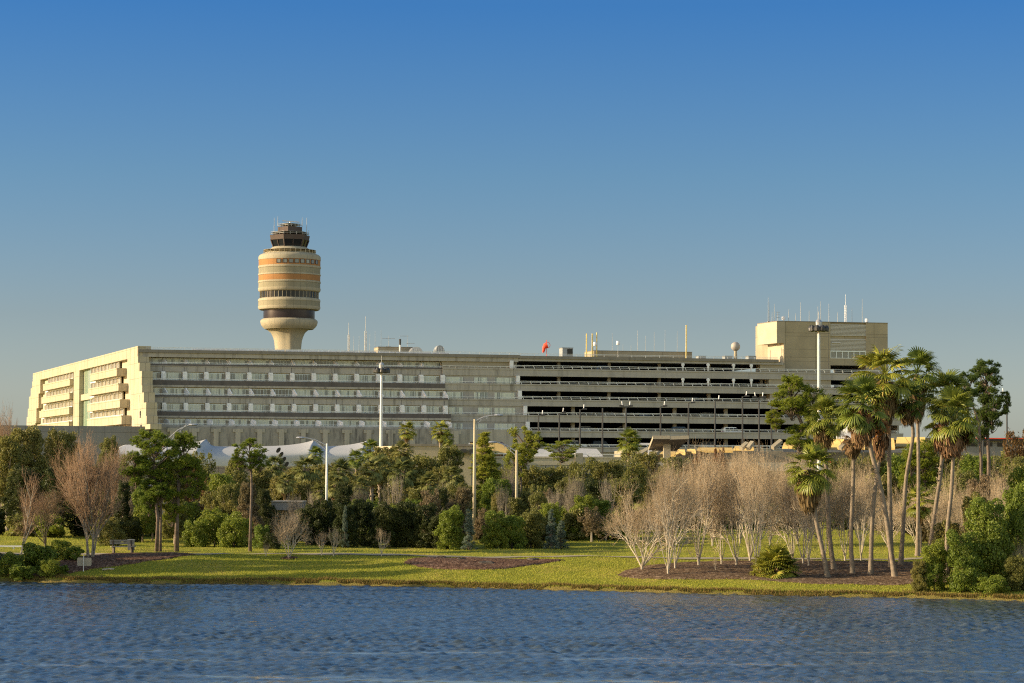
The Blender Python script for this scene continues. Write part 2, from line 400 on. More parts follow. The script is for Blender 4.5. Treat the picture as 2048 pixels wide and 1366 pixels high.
# short grass tufts + chips
def blades(n, fx, hmin, hmax, w, seed):
    r = np.random.RandomState(seed); x, y = fx(r, n); z = terr(x, y)
    a = r.rand(n) * 2 * PI; h = hmin + (hmax - hmin) * r.rand(n) ** 2; lx = r.randn(n) * .35 * h; ly = r.randn(n) * .35 * h
    dx, dy = np.cos(a) * w, np.sin(a) * w
    V = np.stack([np.stack([x - dx, y - dy, z - .01], -1), np.stack([x + dx, y + dy, z - .01], -1), np.stack([x + lx, y + ly, z + h], -1)], 1).reshape(-1, 3)
    return V, np.arange(3 * n).reshape(-1, 3)
def fx1(r, n):
    x = r.uniform(-34, 34, n); s = np.interp(x, _sx, _sy); u = r.rand(n); y = s + .15 + (BT - s) * u ** 1.3
    return x, y
V1, F1 = blades(170000, fx1, .025, .10, .022, 3)
def fx2(r, n):
    x = r.uniform(-36, 36, n); s = np.interp(x, _sx, _sy); c = np.sin(x * 1.9) + np.sin(x * .77 + 2) > -.6
    return x, s + .02 + .55 * r.rand(n) ** 1.5 + np.where(c, 0, .25)
V2, F2 = blades(34000, fx2, .05, .22, .022, 4)
def fx3(r, n): return r.uniform(-45, 50, n), r.uniform(158, 206, n)
V3, F3 = blades(90000, fx3, .03, .12, .025, 5)
M['blade'] = leafmat('grass_blade', (.19, .22, .02), (.36, .35, .05), (.5, .40, .13), .3, .7, .1)
M['blade_dry'] = leafmat('shore_blade', (.09, .11, .015), (.26, .17, .06), (.38, .25, .12), .3, .7, .1)
# keep blades off the path and the beds: only outside a few ellipses
def keep(V, F):
    c = V.reshape(-1, 3, 3)[:, 0]; k = np.ones(len(c), bool)
    xs_, ys_ = np.array([q[0] for q in pcs]), np.array([q[1] for q in pcs])
    k &= np.abs(np.interp(c[:, 0], xs_, ys_) - c[:, 1]) > 1.05
    for o in BEDS:
        poly = o
        inside = np.zeros(len(c), bool); j = len(poly) - 1
        for i in range(len(poly)):
            xi, yi = poly[i]; xj, yj = poly[j]
            cond = ((yi > c[:, 1]) != (yj > c[:, 1])) & (c[:, 0] < (xj - xi) * (c[:, 1] - yi) / (yj - yi + 1e-9) + xi)
            inside ^= cond; j = i
        k &= ~inside
    return V.reshape(-1, 3, 3)[k].reshape(-1, 3), np.arange(3 * k.sum()).reshape(-1, 3)
BEDS = []
for o in list(COL.objects):
    if o.name.startswith('mulch_bed'):
        me = o.data; n = 0; pts = []
        cnt = len(me.vertices) // 27
        BEDS.append([(me.vertices[i].co.x, me.vertices[i].co.y) for i in range(cnt)])
Vg = np.concatenate([V1, V3]); Fg = np.arange(len(Vg)).reshape(-1, 3); Vg, Fg = keep(Vg, Fg)
tag(inst('lawn_grass', np_mesh('lawn_grass', Vg, Fg, M['blade'])), 'short mown green grass covering the sloping bank', 'grass', kind='stuff')
V2, F2 = keep(V2, F2)
tag(inst('shore_grass', np_mesh('shore_grass', V2, F2, M['blade_dry'])), 'ragged taller dry grass along the waterline', 'grass', kind='stuff')

# ------------------------------------------------------------------ water
wr = np.random.RandomState(11)
waves = []
for i in range(46):
    L = .28 * (1.032 ** i) if i < 38 else wr.uniform(.7, 1.7)
    th = wr.normal(PI * .5, 1.3); k = 2 * PI / L
    waves.append((k * math.cos(th), k * math.sin(th), wr.rand() * 6.28, .0095 * L * min(1, .8 / L) ** .8))
def wz(X, Y):
    Z = np.zeros_like(X)
    for kx, ky, ph, a in waves: Z += a * np.sin(kx * X + ky * Y + ph)
    gust = .85 + .25 * np.sin(X * .11 + Y * .05) * np.sin(Y * .16 + 1.5 + X * .03) + .12 * np.sin(Y * .45 + X * .07)
    return Z * gust * (1 - .8 * calmf(X, Y)) * (np.clip((X + 45) / 5, 0, 1) * np.clip((45 - X) / 5, 0, 1) * np.clip((Y - 70) / 5, 0, 1))
def calmf(X, Y):
    calm = np.zeros_like(X)
    for cx, cy, rx, ry in [(-15.8, 88.6, 2.6, .35), (-12.8, 91.2, 3.2, .4), (-3.5, 95.5, 5.5, .45), (3.6, 93, 2.6, .45), (9.5, 91.0, 3.6, .4), (-1, 82.8, 9, .7), (9.0, 104, 1.6, .5), (-13.5, 95.6, 2.2, .35), (14, 97, 3, .35), (-8, 84.3, 4, .5), (16, 88, 2.5, .4)]:
        calm = np.maximum(calm, np.exp(-((X - cx) / rx) ** 2 - ((Y - cy - .02 * (X - cx) - .35 * np.sin(X * .8 + cx)) / ry) ** 2))
    return np.clip(calm * (1.15 + .35 * np.sin(X * 1.1 + Y * 2.3) * np.sin(X * .43)), 0, 1)
wx = np.concatenate([[-900, -300, -120, -60], np.arange(-46, 46, .105), [60, 120, 300, 900]])
wy = np.concatenate([[-250, -50, 30, 60], np.arange(70, 158, .125), [162, 170]])
t = NT('lake_water'); p = t.pos()
nz = t.noise(t.mapped(p, (3.6, 4.6, 1)), 1.0, 4, .6)
fl = t.noise(t.mapped(p, (.12, .9, 1)), 1.0, 3, .6)
deep = t.mix(t.n('ShaderNodeMapRange', {'Value': fl, 'From Min': .4, 'From Max': .65}).outputs[0], (.046, .066, .082), (.075, .096, .106))
b = t.n('ShaderNodeBsdfPrincipled', {'Base Color': deep, 'Roughness': .1, 'IOR': 1.333, 'Specular IOR Level': .5})
st = t.noise(t.mapped(p, (.045, .42, 1)), 1.0, 3, .55)
ks = t.n('ShaderNodeMapRange', {'Value': st, 'From Min': .54, 'From Max': .66, 'To Min': .55, 'To Max': .06}).outputs[0]
at = t.n('ShaderNodeAttribute', attribute_name='calm').outputs['Fac']
inv = t.n('ShaderNodeMath', {0: 1.0, 1: at}, operation='SUBTRACT').outputs[0]
ks = t.n('ShaderNodeMath', {0: ks, 1: inv}, operation='MULTIPLY').outputs[0]
t.t.links.new(t.mix(t.n('ShaderNodeMath', {0: at, 1: .75}, operation='MULTIPLY').outputs[0], deep, (.17, .19, .17)), b.inputs['Base Color'])
bp = t.n('ShaderNodeBump', {'Height': nz, 'Strength': ks, 'Distance': .05}); t.t.links.new(bp.outputs[0], b.inputs['Normal'])
M['water'] = t.out(b.outputs[0])
V, F = grid(wx, wy, wz)
wm = np_mesh('water', V, F, M['water'], True); _a = wm.attributes.new('calm', 'FLOAT', 'POINT'); _a.data.foreach_set('value', calmf(V[:, 0], V[:, 1]).astype(np.float32))
tag(inst('water', wm), kind='structure')

# ------------------------------------------------------------------ light
SUN_A, SUN_E = R(86), R(16)
S = Vector((-math.sin(SUN_A) * math.cos(SUN_E), -math.cos(SUN_A) * math.cos(SUN_E), math.sin(SUN_E)))
sun = bpy.data.lights.new('sun', 'SUN'); sun.energy = 5.0; sun.angle = R(.55); sun.color = (1.0, .80, .52)
so = bpy.data.objects.new('sun', sun); COL.objects.link(so); so.rotation_euler = S.to_track_quat('Z', 'Y').to_euler()
so.location = (-60, 0, 60)
W = bpy.data.worlds.new('World'); sc.world = W; W.use_nodes = True; nt = W.node_tree; nt.nodes.clear()
sky = nt.nodes.new('ShaderNodeTexSky'); sky.sky_type = 'NISHITA'; sky.sun_disc = False
sky.sun_elevation = SUN_E; sky.sun_rotation = math.atan2(S.x, S.y) % (2 * PI)
sky.altitude = 50; sky.air_density = 1.0; sky.dust_density = .6; sky.ozone_density = 2.2
bg = nt.nodes.new('ShaderNodeBackground'); bg.inputs['Strength'].default_value = .15
EXPO = 1.8; FILL = (1.56, 1.2, .91)  # warm brightening added to the sky behind the camera to fill shaded walls
# clear winter air: the sky deepens quickly above the horizon
tc = nt.nodes.new('ShaderNodeTexCoord'); sx = nt.nodes.new('ShaderNodeSeparateXYZ'); rp = nt.nodes.new('ShaderNodeValToRGB')
mp = nt.nodes.new('ShaderNodeMapRange'); mp.inputs['From Min'].default_value = 0; mp.inputs['From Max'].default_value = .5
e = rp.color_ramp.elements
stops = [(0, (.70, .78, 1.03)), (.03, (.69, .73, .92)), (.06, (.575, .615, .77)), (.117, (.40, .57, .78)), (.184, (.20, .475, .86)), (.26, (.42, .62, .82)), (.48, (.72, .80, .86))]
while len(e) < len(stops): e.new(.5)
for i, (p_, c_) in enumerate(stops): e[i].position = p_ / .5; e[i].color = (*[x / EXPO for x in c_], 1)
mu = nt.nodes.new('ShaderNodeMix'); mu.data_type = 'RGBA'; mu.blend_type = 'MULTIPLY'; mu.inputs[0].default_value = 1
wo = nt.nodes.new('ShaderNodeOutputWorld'); L = nt.links.new
L(tc.outputs['Generated'], sx.inputs[0]); L(sx.outputs[2], mp.inputs['Value']); L(mp.outputs[0], rp.inputs[0])
fm = nt.nodes.new('ShaderNodeMapRange'); fm.interpolation_type = 'SMOOTHSTEP'; fm.inputs['From Min'].default_value = .35; fm.inputs['From Max'].default_value = -.25
L(sx.outputs[1], fm.inputs['Value']); mw = nt.nodes.new('ShaderNodeMix'); mw.data_type = 'RGBA'; L(fm.outputs[0], mw.inputs[0]); L(rp.outputs[0], mw.inputs[6]); mw.inputs[7].default_value = (*FILL, 1)
L(sky.outputs[0], mu.inputs[6]); L(mw.outputs[2], mu.inputs[7]); L(mu.outputs[2], bg.inputs['Color']); L(bg.outputs[0], wo.inputs[0])
bg.inputs['Strength'].default_value = .15
sc.view_settings.exposure = math.log2(EXPO)
# ================================================================== terminal building frame
KF = 4.2e-5; DA = 503.0
_A = P(275, 692, DA)
_t = math.atan(FPX * KF / (1 - 0))   # first guess, refined from two points of the facade line
def Dline(px): return DA / (1 - KF * (px - 275))
_B = P(1500, 700, Dline(1500))
_dx, _dy = _B.x - _A.x, _B.y - _A.y; _l = math.hypot(_dx, _dy); d2 = (_dx / _l, _dy / _l); n2 = (d2[1], -d2[0])
FA = math.atan2(d2[1], d2[0])
def Bw(s, n, z): return (_A.x + d2[0] * s + n2[0] * n, _A.y + d2[1] * s + n2[1] * n, z)
def BP(px, py, n=0.0):
    r = ray(px, py); ox, oy = CAM.x - _A.x - n2[0] * n, CAM.y - _A.y - n2[1] * n
    den = r.x * n2[0] + r.y * n2[1]; k = -(ox * n2[0] + oy * n2[1]) / den; q = CAM + r * k
    return ((q.x - _A.x) * d2[0] + (q.y - _A.y) * d2[1], q.z)
# end wall direction: vanishes near picture x = -630
_e = ray(-630, 933); EA = (_e.x / math.hypot(_e.x, _e.y), _e.y / math.hypot(_e.x, _e.y)); en = (-EA[1], EA[0])   # en: outward (left)
def Ew(u, m, z): return (_A.x + EA[0] * u + en[0] * m, _A.y + EA[1] * u + en[1] * m, z)
def EP(px, py, m=0.0):
    r = ray(px, py); ox, oy = CAM.x - _A.x - en[0] * m, CAM.y - _A.y - en[1] * m
    k = -(ox * en[0] + oy * en[1]) / (r.x * en[0] + r.y * en[1]); q = CAM + r * k
    return ((q.x - _A.x) * EA[0] + (q.y - _A.y) * EA[1], q.z)
def bbox(mb, s0, s1, n0, n1, z0, z1, m=0): mb.box(s0, s1, n0, n1, z0, z1, m, lambda s, n, z: Bw(s, n, z))
def ebox(mb, u0, u1, m0, m1, z0, z1, m=0): mb.box(u0, u1, m0, m1, z0, z1, m, lambda u, mm, z: Ew(u, mm, z))
def zf(py, n, px=700): return BP(px, py, n)[1]
STEP = 1.6
# ---------- hotel ----------
hotel = empty('hotel_building', (0, 0, 0), 'long grey stepped hotel wing with cream end wall and rows of recessed windows', 'building')
HS0, HS1 = 0.0, BP(884, 720)[0]
HS2 = BP(1040, 760, 2)[0]
# rows: (win top, win bottom=rail bottom/band top, band bottom)
rows = [(720.5, 733, 748), (748.7, 765, 778.5), (779, 794.5, 809.5), (810.3, 826.5, 839), (840, 853.5, 858)]
zr = [tuple(zf(y, STEP * (i + (0 if j == 0 else .0))) for j, y in enumerate(r)) for i, r in enumerate(rows)]
ztop = zf(705, 0); zfas = zf(719.5, 0)
DEPTH = 32.0
def eu(n): return n  # outward shift of the near edge of the end wall per step
# core body behind every window row
body = MB()
for i, (zt, zb, zl) in enumerate(zr):
    nb = STEP * i - 1.9
    zhi = ztop - .5 if i == 0 else zr[i - 1][2] + .2
    bbox(body, .6, HS1 + .3 * i, -DEPTH, nb, zl - .3, zhi)
bbox(body, HS1 + .5, HS2 - .5, -DEPTH, -2.2, zr[4][2] - 3, zr[0][0] + .3)
body.build('wall', M['cream_pl'], hotel)
fas = MB(); bbox(fas, .25, HS2, -DEPTH, 0.25, zfas, ztop - .62); fas.build('fascia', M['conc'], hotel)
cop = MB(); bbox(cop, .25, HS2 + .3, -DEPTH, .55, ztop - .62, ztop); cop.build('roof_edge', M['conc_roof'], hotel)
NB = 14
sF = [BP(325 + (882 - 325) * k / 13, 725, -1)[0] for k in range(14)]
for i, (zt, zb, zl) in enumerate(zr):
    n = STEP * i
    b = MB()
    bbox(b, .3 - .0, HS1 + .35 * i, n - 1.9 - .2, n, zl if i < 4 else zl - .2, zb - .02)                # solid balcony band
    bbox(b, .3, HS1 + .35 * i, n - .05, n + .12, zb - .45, zb)                        # thicker top lip
    if i in (1, 3): bbox(b, .3, HS1 + .35 * i, n - .04, n + .3, zl + .05, zl + .42)
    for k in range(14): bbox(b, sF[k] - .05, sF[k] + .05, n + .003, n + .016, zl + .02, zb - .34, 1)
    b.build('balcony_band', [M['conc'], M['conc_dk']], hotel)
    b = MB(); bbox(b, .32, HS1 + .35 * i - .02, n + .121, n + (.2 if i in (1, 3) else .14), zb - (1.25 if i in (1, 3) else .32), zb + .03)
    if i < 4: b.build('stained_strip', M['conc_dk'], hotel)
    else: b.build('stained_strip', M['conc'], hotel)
    r = MB()                                                                          # white pipe rail
    bbox(r, .4, HS1, n - .2, n - .12, zb + .28, zb + .38); bbox(r, .4, HS1, n - .2, n - .12, zb + .08, zb + .13)
    for k in range(60):
        s = .4 + (HS1 - .8) * k / 59; bbox(r, s, s + .05, n - .19, n - .13, zb - .01, zb + .3)
    r.build('railing', M['rail'], hotel)
    gt = zt + .02
    for k in range(14):
        s0 = (.55 if k == 0 else sF[k - 1] + .25); s1 = sF[k] - .1
        if i in (1, 3): s0 += .35; s1 -= .45
        ng = n - 1.9
        w = MB(); bbox(w, s0, s1, ng + .05, ng + .10, zb - .3, gt - .05)
        w = w.build('window', M['glass'] if rng.random() > .1 else M['glass_dim_shade'], hotel)
        sp_ = MB(); bbox(sp_, s1 - (.5 if i in (0, 2, 4) else .55), s1 - .02, ng + .161, ng + .175, zb - .2, gt - (.35 if i in (0, 2, 4) else .2)); sp_.build('painted_side_shade', M['glass_dim_shade'], w)  # dark patch painted in for the divider's side shadow, no real pane
        f = MB(); nm = 6
        for q in range(nm + 1):
            a = s0 + (s1 - s0 - .06) * q / nm; bbox(f, a, a + .06, ng + .102, ng + .16, zb - .3, gt - .05)
        bbox(f, s0, s1, ng + .103, ng + .158, gt - .19, gt - .1); bbox(f, s0, s1, ng + .103, ng + .158, zb + .05, zb + .13)
        f.build('window_frame', M['frame'], w)
    # dividers between rooms
    for k in range(14):
        s = sF[k]; fb = MB(); off = .05 * i
        if i in (0, 2, 4):
            a = (s - .12, n - 1.9, zb - .2); bt = (s - .12, n - 1.9, zt + .05)
            sl = .75 + .02 * i
            ztp = zt + .05
            pts0 = [(s - .1, n - 1.9, zb - .2), (s + sl, n - .25, zb - .2), (s + sl * (.9 if i < 4 else 1), n - .3, zb + (.45 if i < 4 else .95)), (s + sl * (.25), n - 1.3, ztp - .1), (s - .1, n - 1.9, ztp)]
            pts0 = [Bw(*q) for q in pts0]; off_ = Vector((d2[0], d2[1], 0)) * .16
            pts1 = [tuple(Vector(q) + off_) for q in pts0]
            fb.face(pts0); fb.face(pts1[::-1])
            for q in range(5): fb.face([pts0[q], pts1[q], pts1[(q + 1) % 5], pts0[(q + 1) % 5]])
        else:
            bbox(fb, s - .35, s + .42, n - 1.9, n - .35, zb - .2, zt + .12)
            bbox(fb, s - .1, s + .5, n - .36, n - .25, zb - .2, zt - .1)
        fb.build('balcony_divider', M['white'], hotel)
# right hand section of the hotel, set with flat bands
GST = .8
grow = [(345, 372, 398, 459), (460, 497, 520, 577), (585, 617, 642, 697), (702, 744, 766, 823), (830, 867, 888, 943), (950, 995, 1015, 1060)]   # zoomed strip rows at picture x 1180..1300
def zg(v, n): return BP(1240, 640 + v / 4.0, n)[1]
gz = [tuple(zg(v, GST * (i + 1)) for v in r) for i, r in enumerate(grow)]
ztopg = zg(297, 0); zfg = zg(340, 0)
gx = [1027, 1040, 1044, 1055, 1060, 1062]
gs = [BP(x, 760, GST * (i + 1))[0] for i, x in enumerate(gx)]
for i in range(5):
    zt_, zr_, zb_, zl_ = gz[i]; n = GST * (i + 1); s0 = HS1 + .35 * i + .02
    b = MB(); bbox(b, s0, gs[i], n - 2.5, n, zl_, zb_ - .02); bbox(b, s0 + .05, gs[i] - .05, n - .03, n + .1, zb_ - .35, zb_)
    b.build('balcony_band', M['conc'], hotel)
    wl = MB(); zup = gz[i - 1][3] + .05 if i else zfg + .05
    bbox(wl, s0, gs[i] - .05, n - 2.6, n - 1.0, zb_ - .1, zup); wl.build('recess_wall', M['tan_pl'] if i == 0 else M['conc_g'], hotel)
    rr_ = MB(); bbox(rr_, s0, gs[i], n - .2, n - .12, zb_ + .3, zb_ + .38)
    for k in range(12): s = s0 + (gs[i] - s0 - .1) * k / 11; bbox(rr_, s, s + .05, n - .19, n - .13, zb_ - .01, zb_ + .35)
    rr_.build('railing', M['rail'], hotel)
    pl = MB(); bbox(pl, gs[i] - .7, gs[i] + .05, n - 2.4, n - .25, zb_ - .02, zup); pl.build('pilaster', M['white'], hotel)
    if i:
        for (a, bq) in [(893, 927), (950, 976), (991, 1032)]:
            if i == 3 and a == 950: a, bq = 958, 985
            sa, sb = BP(a, 800, n)[0], BP(bq, 800, n)[0]
            w = MB(); bbox(w, sa, sb, n - .99, n - .93, zb_ + .02, zup - .45); w = w.build('window', M['glass'], hotel)
            f = MB()
            for q in range(6): x_ = sa + (sb - sa - .06) * q / 5; bbox(f, x_, x_ + .06, n - .928, n - .88, zb_ + .02, zup - .45)
            f.build('window_frame', M['frame'], w)
# roof rail
rr_ = MB(); s = 1.0
bbox(rr_, .6, HS2, .1, .18, ztop + .42, ztop + .5); bbox(rr_, .6, HS2, .1, .18, ztop + .2, ztop + .25)
while s < HS2: bbox(rr_, s, s + .07, .1, .18, ztop - .02, ztop + .45); s += 2.1
rr_.build('roof_railing', M['rail'], hotel)
pm = MB()
s = BP(520, 700)[0]; e_ = BP(880, 700)[0]; s = BP(385, 700)[0]
while s < e_: bbox(pm, s, s + 3.6, -.9, -.8, ztop - .02, ztop + .36); s += 3.8
pm.build('roof_panels', M['white'], hotel)
# ---- end wall (cream) ----
def ez(px, zy, m=0.0): return EP(px, 640 + zy / 4.0, m)[1]
EUL = EP(66, 745.5)[0]              # far end of top edge
ez_top = zf(692, 0, 275)
zb1 = [None] * 4
# floor lines for the end: bands at picture x = 180 (zoom 720)
eb = [(440, 497), (555, 610), (675, 735), (795, 860)]; ewn = [(376, 432), (500, 548), (615, 668), (735, 788)]
eb = [tuple(ez(180, v) for v in q) for q in eb]; ewn = [tuple(ez(180, v) for v in q) for q in ewn]
efas = ez(180, 383)
zlow = ez(270, 860) - 6
EX = STEP * .95
lv = [ez_top + .4] + [ez(275, v) for v in (262, 330, 402, 518, 577, 660, 768, 835)]
# near pier: stepped outline built from stacked slabs
near_px = [(205, 262, 1100), (262, 330, 1100), (330, 402, 1112), (402, 518, 1131), (518, 577, 1136), (577, 660, 1150), (660, 768, 1170), (768, 835, 1175), (835, 860, 1205)]
in_px = [(205, 310, 1015), (310, 430, 1015), (430, 555, 1030), (555, 680, 1045), (680, 800, 1060), (800, 860, 1075)]
far_px = [(425, 465, 262), (465, 545, 255), (545, 610, 245), (610, 705, 232), (705, 770, 224), (770, 900, 216)]
inL_px = [(470, 590, 320), (590, 705, 308), (705, 820, 293), (820, 900, 285)]
cuts = sorted(set([ez(290, v) for q in near_px for v in q[:2]] + [ez(258, v) for q in in_px for v in q[:2]]), reverse=True)
def pick(tab, px, z, col):
    for q in tab:
        if ez(px, q[0]) + .01 >= z >= ez(px, q[1]) - .01: return q[2]
    return tab[0][2] if z > ez(px, tab[0][0]) else tab[-1][2]
pier = MB(); TH = 2.2
zpl = ez(290, 875); zs_ = [efas] + [c for c in cuts if zpl < c < efas] + [zpl]
for a, b_ in zip(zs_[:-1], zs_[1:]):
    zm = (a + b_) / 2
    un = EP(pick(near_px, 290, zm, 0) / 4, 800)[0]; ui = EP(pick(in_px, 258, zm, 0) / 4, 800)[0]
    ebox(pier, un, ui, -TH, 0, b_, a)
pier.build('end_wall', M['cream'], hotel)
pier = MB()
cf = sorted(set([ez(64, v) for q in far_px for v in q[:2]] + [ez(76, v) for q in inL_px for v in q[:2]] + [efas, zlow]), reverse=True)
cf = [c for c in cf if zlow <= c <= efas]
for a, b_ in zip(cf[:-1], cf[1:]):
    zm = (a + b_) / 2
    uf = EP(pick(far_px, 64, zm, 0) / 4, 800)[0]; ui = EP(pick(inL_px, 76, zm, 0) / 4, 800)[0]
    ebox(pier, ui, uf, -TH, 0, b_, a)
pier.build('end_wall', M['cream'], hotel)
cp = MB(); u0, u1 = EP(147, 800)[0], EP(158, 800)[0]; ebox(cp, u1, u0, -TH, .0, zlow, efas); cp.build('end_pillar', M['cream'], hotel)
tb = MB(); ebox(tb, EP(275.5, 700)[0], EUL, -TH - .5, 0.02, efas, ez_top); tb.build('end_fascia', M['cream'], hotel)
bk = MB(); ebox(bk, .5, EUL - .8, -TH - .6, -1.15, zlow, efas + .01); bk.build('recess_wall', M['cream_pl'], hotel)
# atrium glass between
u0, u1 = EP(181, 800)[0], EP(158, 800)[0]
g = MB(); ebox(g, u0, u1 - .02, -1.14, -1.05, ez(170, 590), efas); g.build('atrium_glass', M['glass_green'], hotel)
g = MB(); ebox(g, u0, u1 - .02, -1.14, -1.05, zlow, ez(170, 638)); g.build('atrium_glass', M['glass_green'], hotel)
g = MB(); ebox(g, u0 - .1, u1 - .01, -1.6, -.4, ez(170, 638), ez(170, 590)); g.build('end_spandrel', M['cream'], hotel)
for side, (xa, xb, xw0, xw1, sh) in enumerate([((180), (233), 181, 236, 3.5), (86, 139, 96, 145, -3.4)]):
    for i in range(4):
        if side == 0: x0, x1 = xa - (3 if i else 0) - (0 if i < 2 else 2), xb + sh * i; w0, w1 = xw0, xw1 + 3.6 * i
        else: x0, x1 = xa + sh * i, xb - .2 * i; w0, w1 = xw0 + sh * i, xw1
        ua, ub = EP(x1, 800, .9)[0], EP(x0, 800, .9)[0]
        b = MB(); ebox(b, ua, ub, -TH, .9, eb[i][1], eb[i][0]); ebox(b, ua - .08, ub + .08, .78, .98, eb[i][0] - .25, eb[i][0] + .03)
        b.build('end_balcony', M['cream'], hotel)
        wa, wb = EP(w1, 800, -.4)[0], EP(w0, 800, -.4)[0]
        w = MB(); ebox(w, wa, wb, -.8, -.62, eb[i][0] - .01, ewn[i][0]); w = w.build('window', M['glass_end'], hotel)
        f = MB(); nm = 8
        for q in range(nm + 1): a = wa + (wb - wa - .14) * q / nm; ebox(f, a, a + .14, -.61, -.35, eb[i][0], ewn[i][0])
        ebox(f, wa, wb, -.612, -.3, ewn[i][0] - .18, ewn[i][0] + .08); ebox(f, wa, wb, -.612, -.34, eb[i][0] + .1, eb[i][0] + .3)
        f.build('window_frame', M['frame_w'], w)
# podium
pod = empty('podium_wall', (0, 0, 0), 'long stained grey concrete base wall under the hotel, dark streaks below each bay', 'wall')
NP = STEP * 4 + 2.2
z1, z0 = zf(856.5, NP), zf(895, NP) - 8
b = MB(); bbox(b, BP(300, 860, NP)[0], BP(906, 860, NP)[0], -20, NP, z0, z1 - .02); b.build('stained_wall', M['podium'], pod)
b = MB()
for k in range(14):
    s = sF[k] + .9; bbox(b, s, s + 1.0, NP - .05, NP + .28, z0, z1 - .3)
    bbox(b, s - .5, s + 1.5, NP - .05, NP + .2, z1 - 1.0, z1 - .28)
b.build('buttress', M['conc'], pod)
b = MB(); bbox(b, BP(906.2, 860, NP)[0], BP(1062, 860, NP)[0], -20, NP - 1.2, z0, zg(888, 4)); b.build('plain_wall', M['conc'], pod)
pw = MB(); NP2 = NP + 1.2; q0 = BP(-90, 860, NP2)[0]; q1 = BP(299, 860, NP2)[0]
zl = BP(299, 853, NP2)[1]; bbox(pw, q0, q1, -30, NP2, z0, zl)
o = pw.build('grey_podium_wall', M['podium2'], None); tag(o, 'smooth grey blue panel wall running left below the cream end wall', 'wall')

# ---------- garage ----------
gar = empty('parking_garage', (0, 0, 0), 'open sided concrete multi storey parking garage with dark decks and pale railings', 'parking garage')
GE = [BP(1536, 740)[0]] + [BP(1760, 760)[0]] * 5
GE[0] = BP(1521, 740)[0]
s00 = gs[0]
rf = MB(); bbox(rf, HS2 + .02, BP(1566, 715)[0], -60, .25, zfg, ztopg - .62); rf.build('fascia', M['conc_g'], gar)
rf = MB(); bbox(rf, HS2 + .32, BP(1556, 715)[0], -60, .55, ztopg - .62, ztopg - .02); rf.build('roof_edge', M['conc_roof'], gar)
sr = MB(); bbox(sr, HS2, BP(1556, 715)[0], -.2, -.12, ztopg + .42, ztopg + .5); bbox(sr, HS2, BP(1556, 715)[0], -.2, -.12, ztopg + .2, ztopg + .25)
s = HS2 + .5
while s < GE[0]: bbox(sr, s, s + .08, -.2, -.12, ztopg - .03, ztopg + .45); s += 3.0
sr.build('roof_railing', M['rail'], gar)
GEND = BP(1775, 760)[0]
for i in range(6):
    zt_, zr_, zb_, zl_ = gz[i]; n = GST * (i + 1); s0 = gs[i] + .05; s1 = GEND + (2 if i else 0)
    b = MB(); bbox(b, s0, s1, n - .35, n, zl_, zb_ - .02); bbox(b, s0 + .02, s1, n - .04, n + .12, zb_ - .3, zb_); bbox(b, s0 + .02, s1, n - .03, n + .08, zl_ + .01, zl_ + .5)
    b.build('parapet_wall', M['conc_g'], gar)
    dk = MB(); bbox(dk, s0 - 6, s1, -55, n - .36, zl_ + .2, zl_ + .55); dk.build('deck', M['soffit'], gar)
    r = MB(); L_ = zr_ - zb_; y0 = n - .25
    bbox(r, s0, s1, y0, y0 + .1, zr_ - .1, zr_); bbox(r, s0, s1, y0 + .02, y0 + .06, zb_ + L_ * .45, zb_ + L_ * .45 + .06)
    s = s0 + .3
    while s < s1 - .2:
        p8 = [(s, y0, zb_ - .01), (s + .12, y0, zb_ - .01), (s + .12, y0 + .1, zb_ - .01), (s, y0 + .1, zb_ - .01), (s - .28, y0, zr_ - .02), (s - .16, y0, zr_ - .02), (s - .16, y0 + .1, zr_ - .02), (s - .28, y0 + .1, zr_ - .02)]
        r.hexa([Bw(*q) for q in p8]); s += 2.05
    r.build('railing', M['rail'], gar)
    zup = gz[i - 1][3] if i else zfg
    cols = [1123, 1224, 1325, 1425, 1530, 1632] if i < 3 else [1152, 1256, 1356, 1459, 1560, 1655]
    for cx_ in cols:
        sc_ = BP(cx_, 800, n - 1)[0]; w_ = .35 if i < 3 else .42
        if i == 0 and cx_ > 1500: continue
        c_ = MB(); bbox(c_, sc_ - w_ * .85, sc_ + w_ * .85, n - 4.2, n - 3.4, zl_ + .3, zup + .3); c_.build('column', M['conc'], gar)
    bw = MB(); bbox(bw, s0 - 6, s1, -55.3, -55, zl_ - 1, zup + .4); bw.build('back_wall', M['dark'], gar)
    if i in (0, 1):
        for cx_ in (1366, 1416.5, 1467.5, 1503):
            a_ = BP(cx_, 800, n)[0]; br = MB()
            bbox(br, a_ - .18, a_ + .18, n - .3, n - .02, zup - .1 - .9, zup + .05); bbox(br, a_ - .32, a_ + .32, n - .31, n - .01, zup - .5, zup - .05)
            bbox(br, a_ - .08, a_ + .08, n - .28, n - .04, zb_ - .3, zup - .9)
            br.build('bracket', M['white'], gar)
w = MB(); bbox(w, GE[0], BP(1571, 745)[0], -3, GST - 1.0, gz[0][2] - .1, zfg + .1); w.build('tan_infill', M['tan_pl'], gar)
for i in (1, 2):
    w = MB(); bbox(w, BP(1536, 745)[0], BP(1660, 745)[0], -3, GST * (i + 1) - 1.0, gz[i][2] - .1, gz[i - 1][3] + .1); w.build('tan_infill', M['tan_pl'], gar)
sw = MB(); bbox(sw, HS2 - 1, HS2, -55, -1, z0, zfg); sw.build('side_wall', M['conc_g'], gar)
sw = MB(); bbox(sw, GEND + 2.01, GEND + 2.4, -60, 0.5, z0, gz[0][3]); sw.build('side_wall', M['conc_g'], gar)
sw = MB(); bbox(sw, gs[5] + .05, GEND + 2, -50, GST * 6 - .8, z0, gz[5][3] + .1); sw.build('ground_storey', M['conc_g'], gar)
